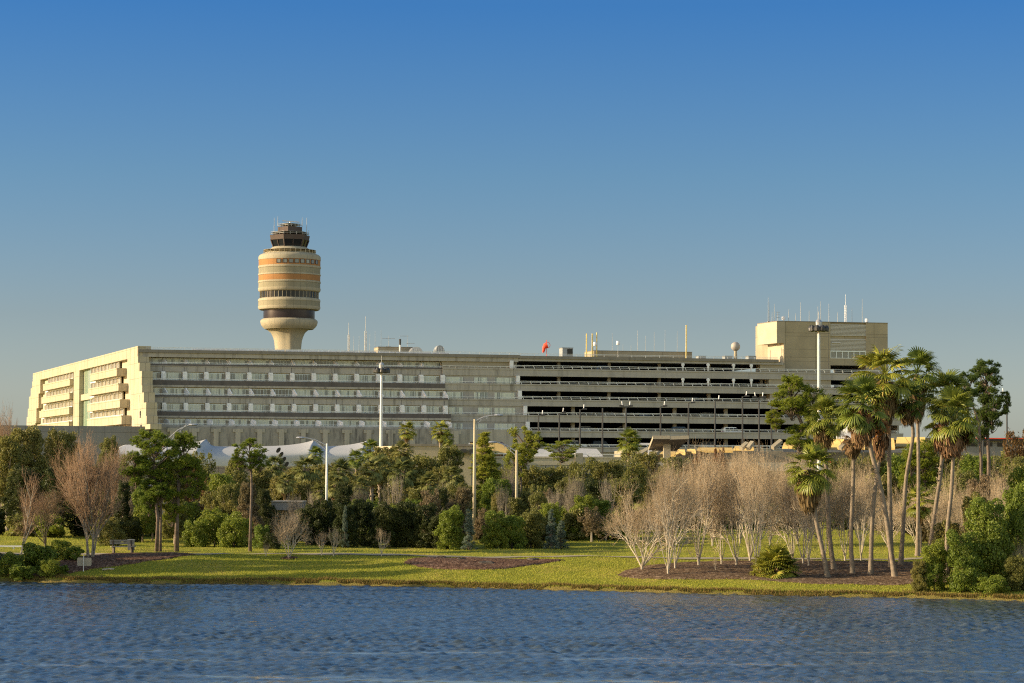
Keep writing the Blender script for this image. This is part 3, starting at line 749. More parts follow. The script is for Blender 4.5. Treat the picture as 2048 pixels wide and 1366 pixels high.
# ---------- tan block ----------
blk = empty('rooftop_office_block', (0, 0, 0), 'tall plain tan block with overhanging upper box rising at the right end of the garage', 'building')
NBk = -1.5
sa, zt = BP(1570, 644, NBk); sb = BP(1775.5, 700, NBk)[0]; zb_ = gz[1][3] - 1
zt = BP(1570, 643, NBk)[1]
lou = (BP(1661, 700, NBk)[0], BP(1732, 700, NBk)[0])
z700 = BP(1700, 702.5, NBk)[1]; z716 = BP(1700, 717, NBk)[1]; z731 = BP(1700, 731, NBk)[1]; z648 = BP(1700, 649, NBk)[1]
b = MB(); bbox(b, sa, lou[0], -22, NBk, zb_, zt); bbox(b, lou[1], sb, -22, NBk, zb_, zt); bbox(b, lou[0] - .01, lou[1] + .01, -22, NBk - .35, z716, zt - .02)
bbox(b, lou[0] - .005, lou[1] + .005, -22, NBk - .02, z731, z716)
b.build('wall', M['tan'], blk)
z672 = BP(1700, 672, NBk)[1]; z678 = BP(1700, 678, NBk)[1]; z697 = BP(1700, 697, NBk)[1]
l = MB()
for (za, zc) in ((z672, z648), (z700 + .15, z678)):
    k = int((zc - za) / .26)
    for j in range(k): zz = za + (zc - za) * j / k; bbox(l, lou[0], lou[1], NBk - .2, NBk - .03, zz + .03, zz + .18)
    bbox(l, lou[0], lou[1], NBk - .3, NBk - .25, za, zc)
l.build('louvre', M['louver'], blk)
w = MB(); bbox(w, lou[0] + .05, lou[1] - .05, NBk - .3, NBk - .2, z716, z700); w = w.build('window', M['glass_grey'], blk)
f = MB()
for q in range(7): a = lou[0] + (lou[1] - lou[0] - .14) * q / 6; bbox(f, a, a + .14, NBk - .2, NBk - .05, z716, z700)
bbox(f, lou[0], lou[1], NBk - .205, NBk - .03, z700 - .12, z700 + .1); bbox(f, lou[0], lou[1], NBk - .205, NBk - .03, z716 - .05, z716 + .1)
f.build('window_frame', M['frame'], w)
w = MB(); bbox(w, lou[0] + .2, lou[0] + 2.2, NBk - .02, NBk + .25, z678 - .9, z678 - .8); w.build('vent_hood', M['metal'], blk)
# overhanging box, with a left face running along the end direction
def Cw(u, m, z, o=(0, 0)):   # from a facade point, along the end wall direction
    return (o[0] + EA[0] * u + en[0] * m, o[1] + EA[1] * u + en[1] * m, z)
def wedge(mb, sL, sR, n, U, za, zc, m=0):
    """block: front from sL to sR on plane n, left face going back U metres in the end direction"""
    a = Bw(sL, n, 0); b_ = Bw(sR, n, 0); c_ = (b_[0] + EA[0] * U, b_[1] + EA[1] * U); d_ = (a[0] + EA[0] * U, a[1] + EA[1] * U)
    q = [a[:2], b_[:2], c_, d_]; mb.hexa([(x, y, za) for x, y in q] + [(x, y, zc) for x, y in q], m)
zbx = BP(1553, 686, NBk)[1]; ztb = BP(1553, 643, NBk)[1]
s53 = BP(1553.5, 660, NBk)[0]
# length so that the far top corner reaches x 1515
def reach(sL, n, px):
    a = Bw(sL, n, 0); r = ray(px, 700); # solve a + EA*u on ray direction (plan)
    return (a[1] * r.x / r.y - a[0]) / (EA[0] - EA[1] * r.x / r.y)
U1 = reach(s53, NBk, 1515)
b = MB(); wedge(b, s53, sa - .01, NBk - .01, U1, zbx, ztb); b.build('overhanging_box', M['cream_pl'], blk)
# front of the box is tan: thin facing panel as its own part
b = MB(); bbox(b, s53 + .02, sa - .02, NBk - .005, NBk + .05, zbx, ztb - .01); b.build('box_facing', M['tan_pl'], blk)
U2 = reach(sa, NBk - .05, 1538); zst = ztopg - .3
b = MB(); wedge(b, sa - .3, sa + .4, NBk - .06, U2, zst, zbx + .01); wedge(b, sa - .3, sa + .4, NBk - .061, 1.5, gz[0][2] - .1, zst); b.build('stair_wall', M['cream_pl'], blk)
b = MB(); bbox(b, sa, sb + .05, -22.05, NBk + .08, zt + .001, zt + .14); wedge(b, s53 - .03, sa - .001, NBk + .08, U1 + .05, ztb + .001, ztb + .14); b.build('coping', M['conc_roof'], blk)
b = MB()
for px_ in (1657,): 
    a = BP(px_, 700, NBk)[0]; bbox(b, a - .04, a + .04, NBk, NBk + .02, zb_, zt)
for py_ in (672, 698, 722):
    z_ = BP(1600, py_, NBk)[1]; bbox(b, sa + .02, lou[0] - .02, NBk - .001, NBk + .025, z_ - .05, z_)
    bbox(b, lou[1] + .02, sb - .02, NBk - .001, NBk + .025, z_ - .05, z_)
b.build('panel_joints', M['conc_roof'], blk)
# ladder at corner
b = MB(); a = BP(1561, 710, NBk)[0]
for k in range(12): bbox(b, a - .25, a + .25, 0, .05, ztopg - .5 + .3 * k * .8, ztopg - .44 + .3 * k * .8)
bbox(b, a - .3, a - .24, 0, .06, ztopg - .8, ztopg + 2.6); bbox(b, a + .24, a + .3, 0, .06, ztopg - .8, ztopg + 2.6)
b.build('ladder', M['tan_pl'], blk)

# ---------- control tower ----------
TD = 575.0; TC = P(578.5, 600, TD); k_ = TD / FPX
tw = empty('control_tower', (TC.x, TC.y, 0), 'round banded airport control tower in cream, khaki and orange with dark glazed cab', 'control tower')
def tZ(v): return P(578.5, 420 + v / 4.555, TD).z
def tR(v): return v / 4.555 * k_
def tl(name, prof, mat, n=64, smooth=True, parent=tw, ph=0.0):
    m = MB(); m.lathe([(tR(r), tZ(z)) for r, z in prof], n=n, ph=ph); o = m.build(name, mat, parent, False)
    if smooth:
        me = o.data
        for p_ in me.polygons: p_.use_smooth = abs(p_.normal.z) < .98
        try: me.set_sharp_from_angle(angle=R(35))
        except Exception: pass
    return o
# fluted stem: a rounded shaft with two flat ribs
m = MB(); N_ = 48
prof = [(112, 1700), (113, 1255), (118, 1200), (128, 1160), (146, 1120), (170, 1098), (190, 1086)]
b0 = 0
for (r, z) in prof:
    for j in range(N_):
        t_ = 2 * PI * j / N_; rr2 = tR(r) * (1 + .16 * max(0, math.cos(3 * (t_ + 1.25))) ** 2 + 0)
        m.v.append((rr2 * math.cos(t_), rr2 * math.sin(t_), tZ(z)))
for i in range(len(prof) - 1):
    for j in range(N_): m.f.append((i * N_ + j, i * N_ + (j + 1) % N_, (i + 1) * N_ + (j + 1) % N_, (i + 1) * N_ + j)); m.m.append(0)
m.build('shaft', M['tower'], tw, True)
tl('lower_collar', [(170, 1087), (222, 1087), (228, 1080), (240, 1070), (254, 1050), (261, 1025), (259, 1008), (240, 994), (150, 994)], M['tower'])
tl('dark_ring', [(150, 996), (233, 996), (234, 990), (234, 915), (150, 915)], M['darkband'])
tl('ring_base', [(200, 916), (266, 914), (276, 910), (284, 895), (284, 881), (200, 881)], M['tower'])
tl('khaki_band', [(200, 881), (281, 880.5), (281, 836), (200, 836)], M['khaki'])
tl('ring_top', [(200, 836), (284, 836), (284, 822), (277, 812), (262, 806), (200, 805)], M['tower'])
tl('glass_ring', [(150, 807), (264, 806.5), (264, 750), (150, 750)], M['glass_dark'])
mm = MB()
for j in range(44):
    t_ = 2 * PI * j / 44; c_, s_ = math.cos(t_), math.sin(t_); r_ = tR(264.2); w_ = .045
    p_ = [(r_ * c_ - w_ * s_, r_ * s_ + w_ * c_), (r_ * c_ + w_ * s_, r_ * s_ - w_ * c_), ((r_ + .12) * c_ + w_ * s_, (r_ + .12) * s_ - w_ * c_), ((r_ + .12) * c_ - w_ * s_, (r_ + .12) * s_ + w_ * c_)]
    mm.hexa([(x, y, tZ(806)) for x, y in p_][::-1] + [(x, y, tZ(750)) for x, y in p_][::-1])
mm.build('mullions', M['tower'], tw)
tl('drum_base', [(150, 751), (266, 750.5), (276, 747), (284, 736), (285, 716), (200, 716)], M['tower'])
segs = [(716, 669, 'khaki', 'khaki_band'), (651, 601, 'orange', 'orange_band'), (586, 535, 'khaki', 'khaki_band'), (514, 461, 'orange', 'orange_band')]
for a, b_, mt, nm in segs: tl(nm, [(200, a + .4), (281, a + .4), (281, b_ - .4), (200, b_ - .4)], M[mt])
for a, b_ in ((669, 651), (601, 586), (535, 514)):
    tl('cream_ring', [(200, a), (282, a), (285, a - 2), (286, (a + b_) / 2), (285, b_ + 2), (282, b_), (200, b_)], M['tower'])
tl('drum_top', [(200, 461), (284, 461), (284, 432), (279, 422), (266, 411), (247, 403), (200, 402)], M['tower'])
tl('cone_roof', [(200, 404), (238, 403), (225, 392), (165, 347), (150, 338), (50, 338)], M['tower'])
mm = MB()
for j in range(30):
    t_ = 2 * PI * j / 30; mm.box(tR(238) * math.cos(t_) - .05, tR(238) * math.cos(t_) + .05, tR(238) * math.sin(t_) - .05, tR(238) * math.sin(t_) + .05, tZ(402), tZ(368))
for v in (368, 382): mm.lathe([(tR(237), tZ(v + 1)), (tR(239), tZ(v + 1)), (tR(239), tZ(v)), (tR(237), tZ(v))], n=48)
mm.build('deck_railing', M['pole_tan'], tw)
# square windows in upper orange band
for j in range(8):
    t_ = -PI / 2 + math.asin(max(-1, min(1, (372 + [0, 58, 113, 165, 214, 260, 300, 332][j] - 447) / 283)))
    t_ += math.atan2(TC.x, TC.y) * -1 * 0
    w_ = MB(); T_ = Matrix.Rotation(t_, 4, 'Z'); r_ = tR(281)
    def T2(x, y, z, T_=T_): return tuple(T_ @ Vector((x, y, z)))
    w_.box(r_ - .2, r_ + .045, -.42, .42, tZ(500), tZ(468), 0, T2); w_ = w_.build('square_window', M['glass_grey'], tw)
    f_ = MB()
    for (ya, yb, za, zc) in ((-.52, -.42, tZ(502), tZ(466)), (.42, .52, tZ(502), tZ(466)), (-.42, .42, tZ(502), tZ(499.5)), (-.42, .42, tZ(468.5), tZ(466))): f_.box(r_ - .2, r_ + .09, ya, yb, za, zc, 0, T2)
    f_.build('window_frame', M['darkband'], w_)
# hexagonal cab
TV = math.atan2(TC.x, TC.y); vh = [-PI / 2 - TV * 1 + R(a) for a in (-18,)][0]
def hexl(name, prof, mat, shr=1.0):
    m = MB(); m.lathe([(tR(r * shr), tZ(z)) for r, z in prof], n=6, ph=vh); return m.build(name, mat, tw)
hexl('cab_glass', [(140, 341), (152, 340), (176, 272), (140, 272)], M['glass_dark'], .985)
M['cabpanel'] = concrete('cab_panel', (.085, .062, .052), .1)
hexl('cab_roof', [(140, 276), (178, 276), (186, 236), (186, 233), (60, 232)], M['cabpanel'])
mm = MB()
for j in range(12):
    u_ = j / 2; i_ = int(u_); f_ = u_ - i_; a0, a1 = vh + 2 * PI * i_ / 6, vh + 2 * PI * (i_ + 1) / 6
    def pt(r): return Vector((math.cos(a0) * (1 - f_) + math.cos(a1) * f_, math.sin(a0) * (1 - f_) + math.sin(a1) * f_, 0)) * tR(r)
    A_, B_ = pt(153), pt(179); A_.z = tZ(341); B_.z = tZ(272); mm.tube([A_, B_], .15 if f_ == 0 else .09, 4)
mm.build('cab_mullions', M['cabpanel'], tw)
def rail_ring(name, rad, vb, vt, n=6, posts=18, ph=vh):
    m = MB()
    for v in (vt, (vb + vt) / 2): m.lathe([(tR(rad - 1.5), tZ(v + 1.5)), (tR(rad + 1.5), tZ(v + 1.5)), (tR(rad + 1.5), tZ(v - .5)), (tR(rad - 1.5), tZ(v - .5))], n=n, ph=ph)
    for j in range(posts):
        u_ = j * n / posts; i_ = int(u_); f_ = u_ - i_; a0, a1 = ph + 2 * PI * i_ / n, ph + 2 * PI * (i_ + 1) / n
        x = (math.cos(a0) * (1 - f_) + math.cos(a1) * f_) * tR(rad); y = (math.sin(a0) * (1 - f_) + math.sin(a1) * f_) * tR(rad)
        m.box(x - .045, x + .045, y - .045, y + .045, tZ(vb), tZ(vt))
    m.build(name, M['ant'], tw)
rail_ring('cab_railing', 176, 233, 205)
m = MB(); m.lathe([(tR(112), tZ(234)), (tR(112), tZ(155))], n=4, ph=-PI / 2 - TV + R(-9)); m.build('equipment_room', M['cabpanel'], tw)
rail_ring('upper_railing', 112, 155, 128, 4, 16, -PI / 2 - TV + R(-9))
m = MB(); m.box(-.35, .35, -.35, .35, tZ(155), tZ(118)); m.tube([(0, 0, tZ(120)), (0, 0, tZ(108))], .18, 8); m.build('radar_mount', M['white'], tw)
m = MB(); m.box(-tR(78), tR(78), -.12, .12, tZ(108), tZ(101), 0, lambda x, y, z: (x + .2, y, z - x * .08)); o = m.build('radar_bar', M['ant'], tw)
for vx, vy in ((-142, 75), (-107, 60), (115, 70), (155, 70), (174, 185)):
    m = MB(); y_ = -.5 if abs(vx) > 120 else -1; m.tube([(tR(vx), y_, tZ(225 if abs(vx) > 120 else 150)), (tR(vx), y_, tZ(vy))], [.075, .035], 5); m.build('whip_antenna', M['ant'], tw)
# ================================================================== vegetation generators
def unit(r, n):
    v = r.randn(n, 3); return v / np.linalg.norm(v, axis=1)[:, None]
def leaf_quads(c, l, w, r, nrm=None):
    n = len(c)
    nn = unit(r, n) * 1.0 + (nrm * .55 if nrm is not None else 0) + [0, 0, .1]; nn /= np.linalg.norm(nn, axis=1)[:, None]
    a = np.cross(nn, unit(r, n)); a /= np.linalg.norm(a, axis=1)[:, None] + 1e-9
    b = np.cross(nn, a)
    l = (l * (.6 + .8 * r.rand(n)))[:, None]; w = (w * (.6 + .8 * r.rand(n)))[:, None]
    V = np.stack([c - a * l, c + b * w, c + a * l, c - b * w], 1).reshape(-1, 3)
    return V, np.arange(4 * n).reshape(-1, 4)
def blob_points(r, blobs, n, shell=.55):
    B = np.array(blobs); vol = (B[:, 3] * B[:, 4] * B[:, 5]) ** .7; idx = r.choice(len(B), n, p=vol / vol.sum())
    u = unit(r, n); rad = shell + (1 - shell) * r.rand(n) ** .6; b = B[idx]
    return np.concatenate([b[:, :3] + u * b[:, 3:6] * rad[:, None], u], 1)
def lumpy(r, nb, big=.42, small=.2, zlo=.12, flat=1.0):
    """unit crown: radius about 1 in x,y and height 0..1 z, made of many lobes"""
    bl = [(0, 0, .5, .62, .62, .34)]
    for i in range(nb):
        th = r.rand() * 2 * PI; zz = zlo + (.93 - zlo) * r.rand(); prof = math.sqrt(max(.05, 1 - ((zz - .48) / .56) ** 2))
        rr_ = (.50 + .32 * r.rand()) * prof; s = small + (big - small) * r.rand()
        bl.append((rr_ * math.cos(th), rr_ * math.sin(th), zz - .06, s, s, s * .5 * flat))
    return bl
def foliage(name, seed, n, leaf, nb=26, shell=.5, big=.42, small=.2, zlo=.12, asp=2.2, extra=.06):
    r = np.random.RandomState(seed); bl = lumpy(r, nb, big, small, zlo)
    c = blob_points(r, bl, int(n * (1 - extra)), shell)
    c2 = blob_points(r, bl, int(n * extra), 1.0) ; c2[:, :3] = (c2[:, :3] - [0, 0, .5]) * (1 + .16 * r.rand(len(c2)))[:, None] + [0, 0, .5]
    c = np.concatenate([c, c2]); c = c[c[:, 2] > .0]
    return c
def bush_mesh(name, seed, n, leaf, H, W, **k):
    c = foliage(name, seed, n, leaf, **k); r = np.random.RandomState(seed + 1)
    V, F = leaf_quads(c[:, :3] * [W, W, H], leaf, leaf * .55, r, c[:, 3:]); return np_mesh(name, V, F, M['g_green'])
# stems
def limbs(seed, H, W, n=9, r0=.16, base=.0, mat='bark_grey', trunk_top=.6):
    rr_ = random.Random(seed); m = MB(); top = H * trunk_top
    pts = [Vector((0, 0, -.3)), Vector((rr_.uniform(-.1, .1), rr_.uniform(-.1, .1), top * .4)), Vector((rr_.uniform(-.2, .2), rr_.uniform(-.2, .2), top))]
    m.tube(pts, [r0 * 1.3, r0, r0 * .5], 7)
    for i in range(n):
        t_ = rr_.uniform(.3, 1); th = rr_.uniform(0, 2 * PI); p0 = pts[1].lerp(pts[2], t_) if t_ > .2 else pts[1]
        e_ = Vector((math.cos(th) * W * .7, math.sin(th) * W * .7, p0.z + H * rr_.uniform(.1, .4))); mid = p0.lerp(e_, .5) + Vector((0, 0, .15 * H * rr_.uniform(-.3, .6)))
        m.tube([p0, mid, e_], [r0 * .45, r0 * .3, r0 * .1], 5)
    return m.mesh('limbs', M[mat])
# reference crowns in metres (width 2W, height H); instances are scaled
BUSH = [bush_mesh('foliage', 100 + i, 12500, .10, 4.0, 2.4, nb=46, shell=.72, big=.30, small=.10, zlo=.05) for i in range(4)]
BUSHC = [bush_mesh('foliage', 120 + i, 8000, .17, 4.5, 2.4, nb=34, shell=.7, big=.32, small=.12, zlo=.05) for i in range(2)]
TREEC = [bush_mesh('crown', 140 + i, 13500, .12, 5.5, 3.2, nb=64, shell=.6, big=.25, small=.08, zlo=.15) for i in range(4)]
THIN = [bush_mesh('crown', 160 + i, 6500, .10, 5.0, 2.4, nb=44, shell=.5, big=.2, small=.07, zlo=.1) for i in range(2)]
BSTEM = [limbs(200 + i, 4.0, 1.6, 7, .09, trunk_top=.4, mat='bark_grey') for i in range(2)]
TSTEM = [limbs(210 + i, 8.0, 2.6, 12, .2, trunk_top=.6) for i in range(3)]

def branching(seed, H, nstem, tilt, kids, lens, r0, stems_r=.22, up=.25, jit=.22, nseg=3, split=2, tmin=.35, droop=0, trunk=0, fall=.6):
    """bare tree: returns thick part mesh data and twig mesh data"""
    rr_ = random.Random(seed); thick = MB(); V = []; F = []
    def tri_tube(p0, p1, r0_, r1_):
        d = p1 - p0; a = d.cross(Vector((.3, .9, .2))); a = a.normalized() if a.length > 1e-6 else Vector((1, 0, 0)); c_ = d.cross(a).normalized(); b_ = len(V)
        for p_, rd in ((p0, r0_), (p1, r1_)):
            for j in range(3):
                t_ = 2.094 * j; V.append(p_ + (a * math.cos(t_) + c_ * math.sin(t_)) * rd)
        for j in range(3): F.append((b_ + j, b_ + (j + 1) % 3, b_ + 3 + (j + 1) % 3, b_ + 3 + j))
    def grow(p, d, L_, rad, lev):
        pts = [p]; dirs = [d]; seg = nseg if lev < 2 else 2
        for i in range(seg):
            d = (d + Vector((rr_.gauss(0, jit), rr_.gauss(0, jit), rr_.gauss(0, jit * .5) + up * .5)) * .5).normalized()
            p = p + d * (L_ / seg); pts.append(p); dirs.append(d)
        rads = [rad * (1 - .5 * i / seg) for i in range(seg + 1)]
        if lev < split: thick.tube(pts, rads, 6 if lev == 0 else 5)
        else:
            for i in range(seg): tri_tube(pts[i], pts[i + 1], rads[i], rads[i + 1])
        if lev >= len(kids): return
        for k in range(kids[lev]):
            t_ = tmin + (1 - tmin) * (k + rr_.random()) / kids[lev]; x = t_ * seg; i = min(int(x), seg - 1); q = pts[i].lerp(pts[i + 1], x - i)
            az = rr_.uniform(0, 2 * PI); ang = R(rr_.uniform(18, 48)); dd = dirs[i + 1]; a = dd.orthogonal().normalized(); c_ = dd.cross(a)
            nd = (dd * math.cos(ang) + (a * math.cos(az) + c_ * math.sin(az)) * math.sin(ang)); nd.z += up * .5 - droop; nd.normalize()
            grow(q, nd, lens[lev + 1] * H * rr_.uniform(.7, 1.25) * (1.15 - .35 * t_), rads[i] * fall, lev + 1)
    if trunk: thick.tube([(0, 0, -.2), (0, 0, .05), (0, 0, trunk)], [r0 * 3.0, r0 * 2.2, r0 * 1.7], 9)
    for s in range(nstem):
        az = 2 * PI * (s + rr_.random() * .7) / nstem; tl_ = R(rr_.uniform(*tilt))
        grow(Vector((stems_r * math.cos(az) * .5, stems_r * math.sin(az) * .5, trunk - .2)), Vector((math.cos(az) * math.sin(tl_), math.sin(az) * math.sin(tl_), math.cos(tl_))), lens[0] * H * rr_.uniform(.85, 1.1), r0 * rr_.uniform(.75, 1.1), 0)
    return thick.mesh('limbs', M['bark_pale']), np_mesh('twigs', np.array([tuple(v) for v in V]), np.array(F), M['bark_tan'])
# crape myrtles, 7 m reference
MYR = [branching(300 + i, 7.0, 7, (6, 36), (5, 5, 4, 3), (.44, .27, .19, .13, .09), .062, stems_r=.16, trunk=.45, up=.16, jit=.28, fall=.72, split=3) for i in range(3)] + [branching(309, 7.0, 9, (20, 62), (5, 5, 4, 3), (.44, .28, .2, .13, .09), .062, stems_r=.16, trunk=.45, up=.1, jit=.28, fall=.72, split=3)]
# tall bare shade tree 10 m
BIGB = [branching(320 + i, 10.0, 6, (4, 19), (9, 6, 4, 3), (.66, .30, .18, .11, .07), .12, stems_r=.6, up=.3, tmin=.22, fall=.66) for i in range(2)]
THK = [branching(370, 4.4, 7, (8, 40), (5, 5, 4, 3), (.42, .30, .20, .14, .1), .05, stems_r=.2, trunk=.3, up=.14, fall=.72)]
SMB = [branching(340 + i, 4.0, 5, (5, 34), (4, 4, 3, 2), (.42, .30, .20, .13, .1), .06, stems_r=.12, trunk=.4, fall=.66) for i in range(2)]
SLIM = [branching(350, 7.0, 1, (0, 1), (10, 5, 4, 3), (.85, .30, .17, .10, .06), .09, tmin=.15, up=.6, jit=.12)]
TANG = [branching(360 + i, 4.5, 9, (10, 65), (5, 5, 4, 3), (.5, .3, .2, .12, .08), .05, stems_r=1.2, up=.05, jit=.4) for i in range(2)]

def pine_mesh(seed, nclump, W, H, needles=26, tufts=30, lneed=.26, clump=(.55, 1.0), zpow=1.0, shape='round'):
    """crown made of needle tufts grouped in flat clumps at limb ends. Unit: metres; z 0 = crown base"""
    r = np.random.RandomState(seed); rr_ = random.Random(seed); m = MB(); C_ = []
    for i in range(nclump):
        z = H * (rr_.random() ** zpow)
        if shape == 'round': prof = math.sqrt(max(.08, 1 - ((z / H - .55) / .55) ** 2))
        else: prof = max(.12, 1 - z / H)
        th = rr_.uniform(0, 2 * PI); q = W * prof * math.sqrt(rr_.uniform(.05, 1)); C_.append((q * math.cos(th), q * math.sin(th), z))
        s = rr_.uniform(*clump)
        m.tube([(0, 0, max(-.5, z - .35 * H)), (q * .5 * math.cos(th), q * .5 * math.sin(th), z - .18 * H * rr_.uniform(.5, 1.2)), (q * math.cos(th), q * math.sin(th), z)], [.06, .045, .02], 5)
    C_ = np.array(C_); nt_ = nclump * tufts; idx = np.repeat(np.arange(nclump), tufts)
    sz = r.uniform(clump[0], clump[1], nclump)[idx]
    c = C_[idx] + unit(r, nt_) * (r.rand(nt_) ** .5 * sz)[:, None] * [1, 1, .48]
    n = nt_ * needles; cc = np.repeat(c, needles, 0); d = unit(r, n); d[:, 2] = np.abs(d[:, 2]) * .9 + .05 * d[:, 2] - .1; d /= np.linalg.norm(d, axis=1)[:, None]
    L_ = lneed * r.uniform(.6, 1.2, n)[:, None]; sd = np.cross(d, unit(r, n)); sd /= np.linalg.norm(sd, axis=1)[:, None]
    V = np.stack([cc - sd * .02, cc + sd * .02, cc + d * L_], 1).reshape(-1, 3); F = np.arange(3 * n).reshape(-1, 3)
    return np_mesh('crown', V, F, M['g_pine']), m.mesh('limbs', M['bark_pine'])
PINE = [pine_mesh(400 + i, 44, 2.35, 3.7, 26, 40, .27, (.5, .95)) for i in range(3)]
PINE_L = [pine_mesh(410 + i, 34, 2.6, 3.4, 24, 34, .24, (.35, .8)) for i in range(2)]
CONE = [pine_mesh(420 + i, 75, 1.9, 6.5, 22, 30, .22, (.4, .8), 1.2, 'cone') for i in range(2)]

def fan(r, R_, nseg, spread, droop, fold, wid=.042):
    """palmate leaf in local frame: petiole end at origin, leaf opens along +x, normal +z"""
    V = []; F = []
    for i in range(nseg):
        a = (i / (nseg - 1) - .5) * 2 * spread * (1 + .04 * r.randn()); L_ = R_ * (.82 + .18 * math.cos(a)) * r.uniform(.9, 1.08); ca, sa_ = math.cos(a), math.sin(a)
        w0, w1 = wid * .5, wid * 1.15; b = len(V); zf_ = fold * abs(math.sin(a)) * 1.0
        def pt(t, w):
            z = -droop * t * t * L_ + zf_ * t * L_ * .5 + (.02 if w > 0 else -.02); x = ca * t * L_ - sa_ * w; y = sa_ * t * L_ + ca * w
            return (x, y, z)
        k = .66
        V += [pt(.03, -w0 * .3), pt(.03, w0 * .3), pt(k * .62, w1), pt(k * .62, -w1)]
        tip = L_; V += [(ca * .88 * L_ - sa_ * w1 * .45, sa_ * .88 * L_ + ca * w1 * .45, -droop * .9 * L_ * .95 + zf_ * .4 * L_), (ca * .88 * L_ + sa_ * w1 * .45, sa_ * .88 * L_ - ca * w1 * .45, -droop * .9 * L_ * .95 + zf_ * .4 * L_),
              (ca * L_ * .95, sa_ * L_ * .95, -droop * 1.25 * L_ - .12 * L_ * r.rand() + zf_ * .3 * L_), (ca * L_ * .95 + .01, sa_ * L_ * .95 + .01, -droop * 1.25 * L_ - .13 * L_ + zf_ * .3 * L_)]
        F += [(b, b + 1, b + 2, b + 3), (b + 3, b + 2, b + 4, b + 5), (b + 5, b + 4, b + 6, b + 7)]
    return V, F
def palm_crown(seed, n, pet, R_, lo=-35, hi=85, nseg=20, droop=.35, zoff=0, spread=1.75, wind=0.0, jit=7, wid=.045):
    r = np.random.RandomState(seed); VV = []; FF = []
    for i in range(n):
        u_ = (i + .5) / n; el = R(hi - (hi - lo) * u_ ** .85 + r.uniform(-jit, jit)); az = i * 2.39996 + r.uniform(-.25, .25)
        d = Vector((math.cos(az) * math.cos(el), math.sin(az) * math.cos(el), math.sin(el))); pl = pet * r.uniform(.8, 1.15)
        sag = Vector((wind, 0, -.22 * pl * math.cos(el))); base = Vector((0, 0, zoff + .12 * d.z)); tip = base + d * pl + sag
        b = len(VV)
        sd = Vector((-math.sin(az), math.cos(az), 0)) * .025
        VV += [tuple(base - sd * 1.6), tuple(base + sd * 1.6), tuple(tip + sd), tuple(tip - sd)]; FF.append((b, b + 1, b + 2, b + 3))
        dd = (d + Vector((wind * .5, 0, -.35))).normalized(); side = Vector((-math.sin(az), math.cos(az), r.uniform(-.35, .35))).normalized(); nn = dd.cross(side).normalized(); side = nn.cross(dd)
        if nn.z < 0: nn = -nn
        fv, ff = fan(r, R_ * r.uniform(.85, 1.1), nseg, spread * r.uniform(.85, 1), droop * r.uniform(.3, 1.9), r.uniform(-.3, .45), wid); b = len(VV)
        VV += [tuple(tip + dd * x + side * y + nn * z) for x, y, z in fv]; FF += [tuple(b + q for q in f) for f in ff]
    return np_mesh('crown', VV, FF, M['palm'])
def palm_skirt(seed, n, L_, W, mat='skirt'):
    """dead fronds hanging against the trunk from z=0 down to -L"""
    r = np.random.RandomState(seed); VV = []; FF = []
    for i in range(n):
        u_ = r.rand() ** .8; z0_ = -u_ * L_ * .62; az = r.rand() * 2 * PI; ln = (L_ * .42) * r.uniform(.7, 1.2); out = W * (.45 + .55 * math.sin(PI * min(1, .25 + u_ * .8))) * r.uniform(.65, 1.05)
        d = Vector((math.cos(az), math.sin(az), 0)); t_ = Vector((-d.y, d.x, 0)); p0 = d * .12 + Vector((0, 0, z0_)); p1 = d * out + Vector((0, 0, z0_ - ln * .35))
        b = len(VV); VV += [tuple(p0 - t_ * .03), tuple(p0 + t_ * .03), tuple(p1 + t_ * .03), tuple(p1 - t_ * .03)]; FF.append((b, b + 1, b + 2, b + 3))
        for k in range(9):
            a = (k / 8 - .5) * r.uniform(.5, 1.1); w = .035; q = p1 + t_ * math.sin(a) * ln * .55 + d * (r.uniform(-.2, .04)) + Vector((0, 0, -ln * r.uniform(.55, .8))); b = len(VV); tw_ = t_ * w + d * r.uniform(-.03, .03)
            mid = p1.lerp(q, .5) + t_ * math.sin(a) * .06
            VV += [tuple(p1 - tw_ * .6), tuple(p1 + tw_ * .6), tuple(mid + tw_), tuple(mid - tw_), tuple(q - tw_ * .3), tuple(q + tw_ * .3)]; FF += [(b, b + 1, b + 2, b + 3), (b + 3, b + 2, b + 5, b + 4)]
    return np_mesh('dead_fronds', VV, FF, M[mat])
PC = [palm_crown(500 + i, 38, .92, .88, -42, 85, 17, .2, wind=.14, jit=16, wid=.05) for i in range(3)]
PCS = palm_crown(510, 14, .5, .6, -20, 80)
SK = [palm_skirt(520 + i, 150, 2.3, .72) for i in range(3)]
SKS = palm_skirt(530, 70, 1.1, .55)
SAB = [palm_crown(540 + i, 34, .75, .85, -60, 88, 22, .3, 0, 1.7) for i in range(3)]
PMT = palm_crown(550, 46, .75, .75, -15, 88, 16, .1, 0, 1.6)

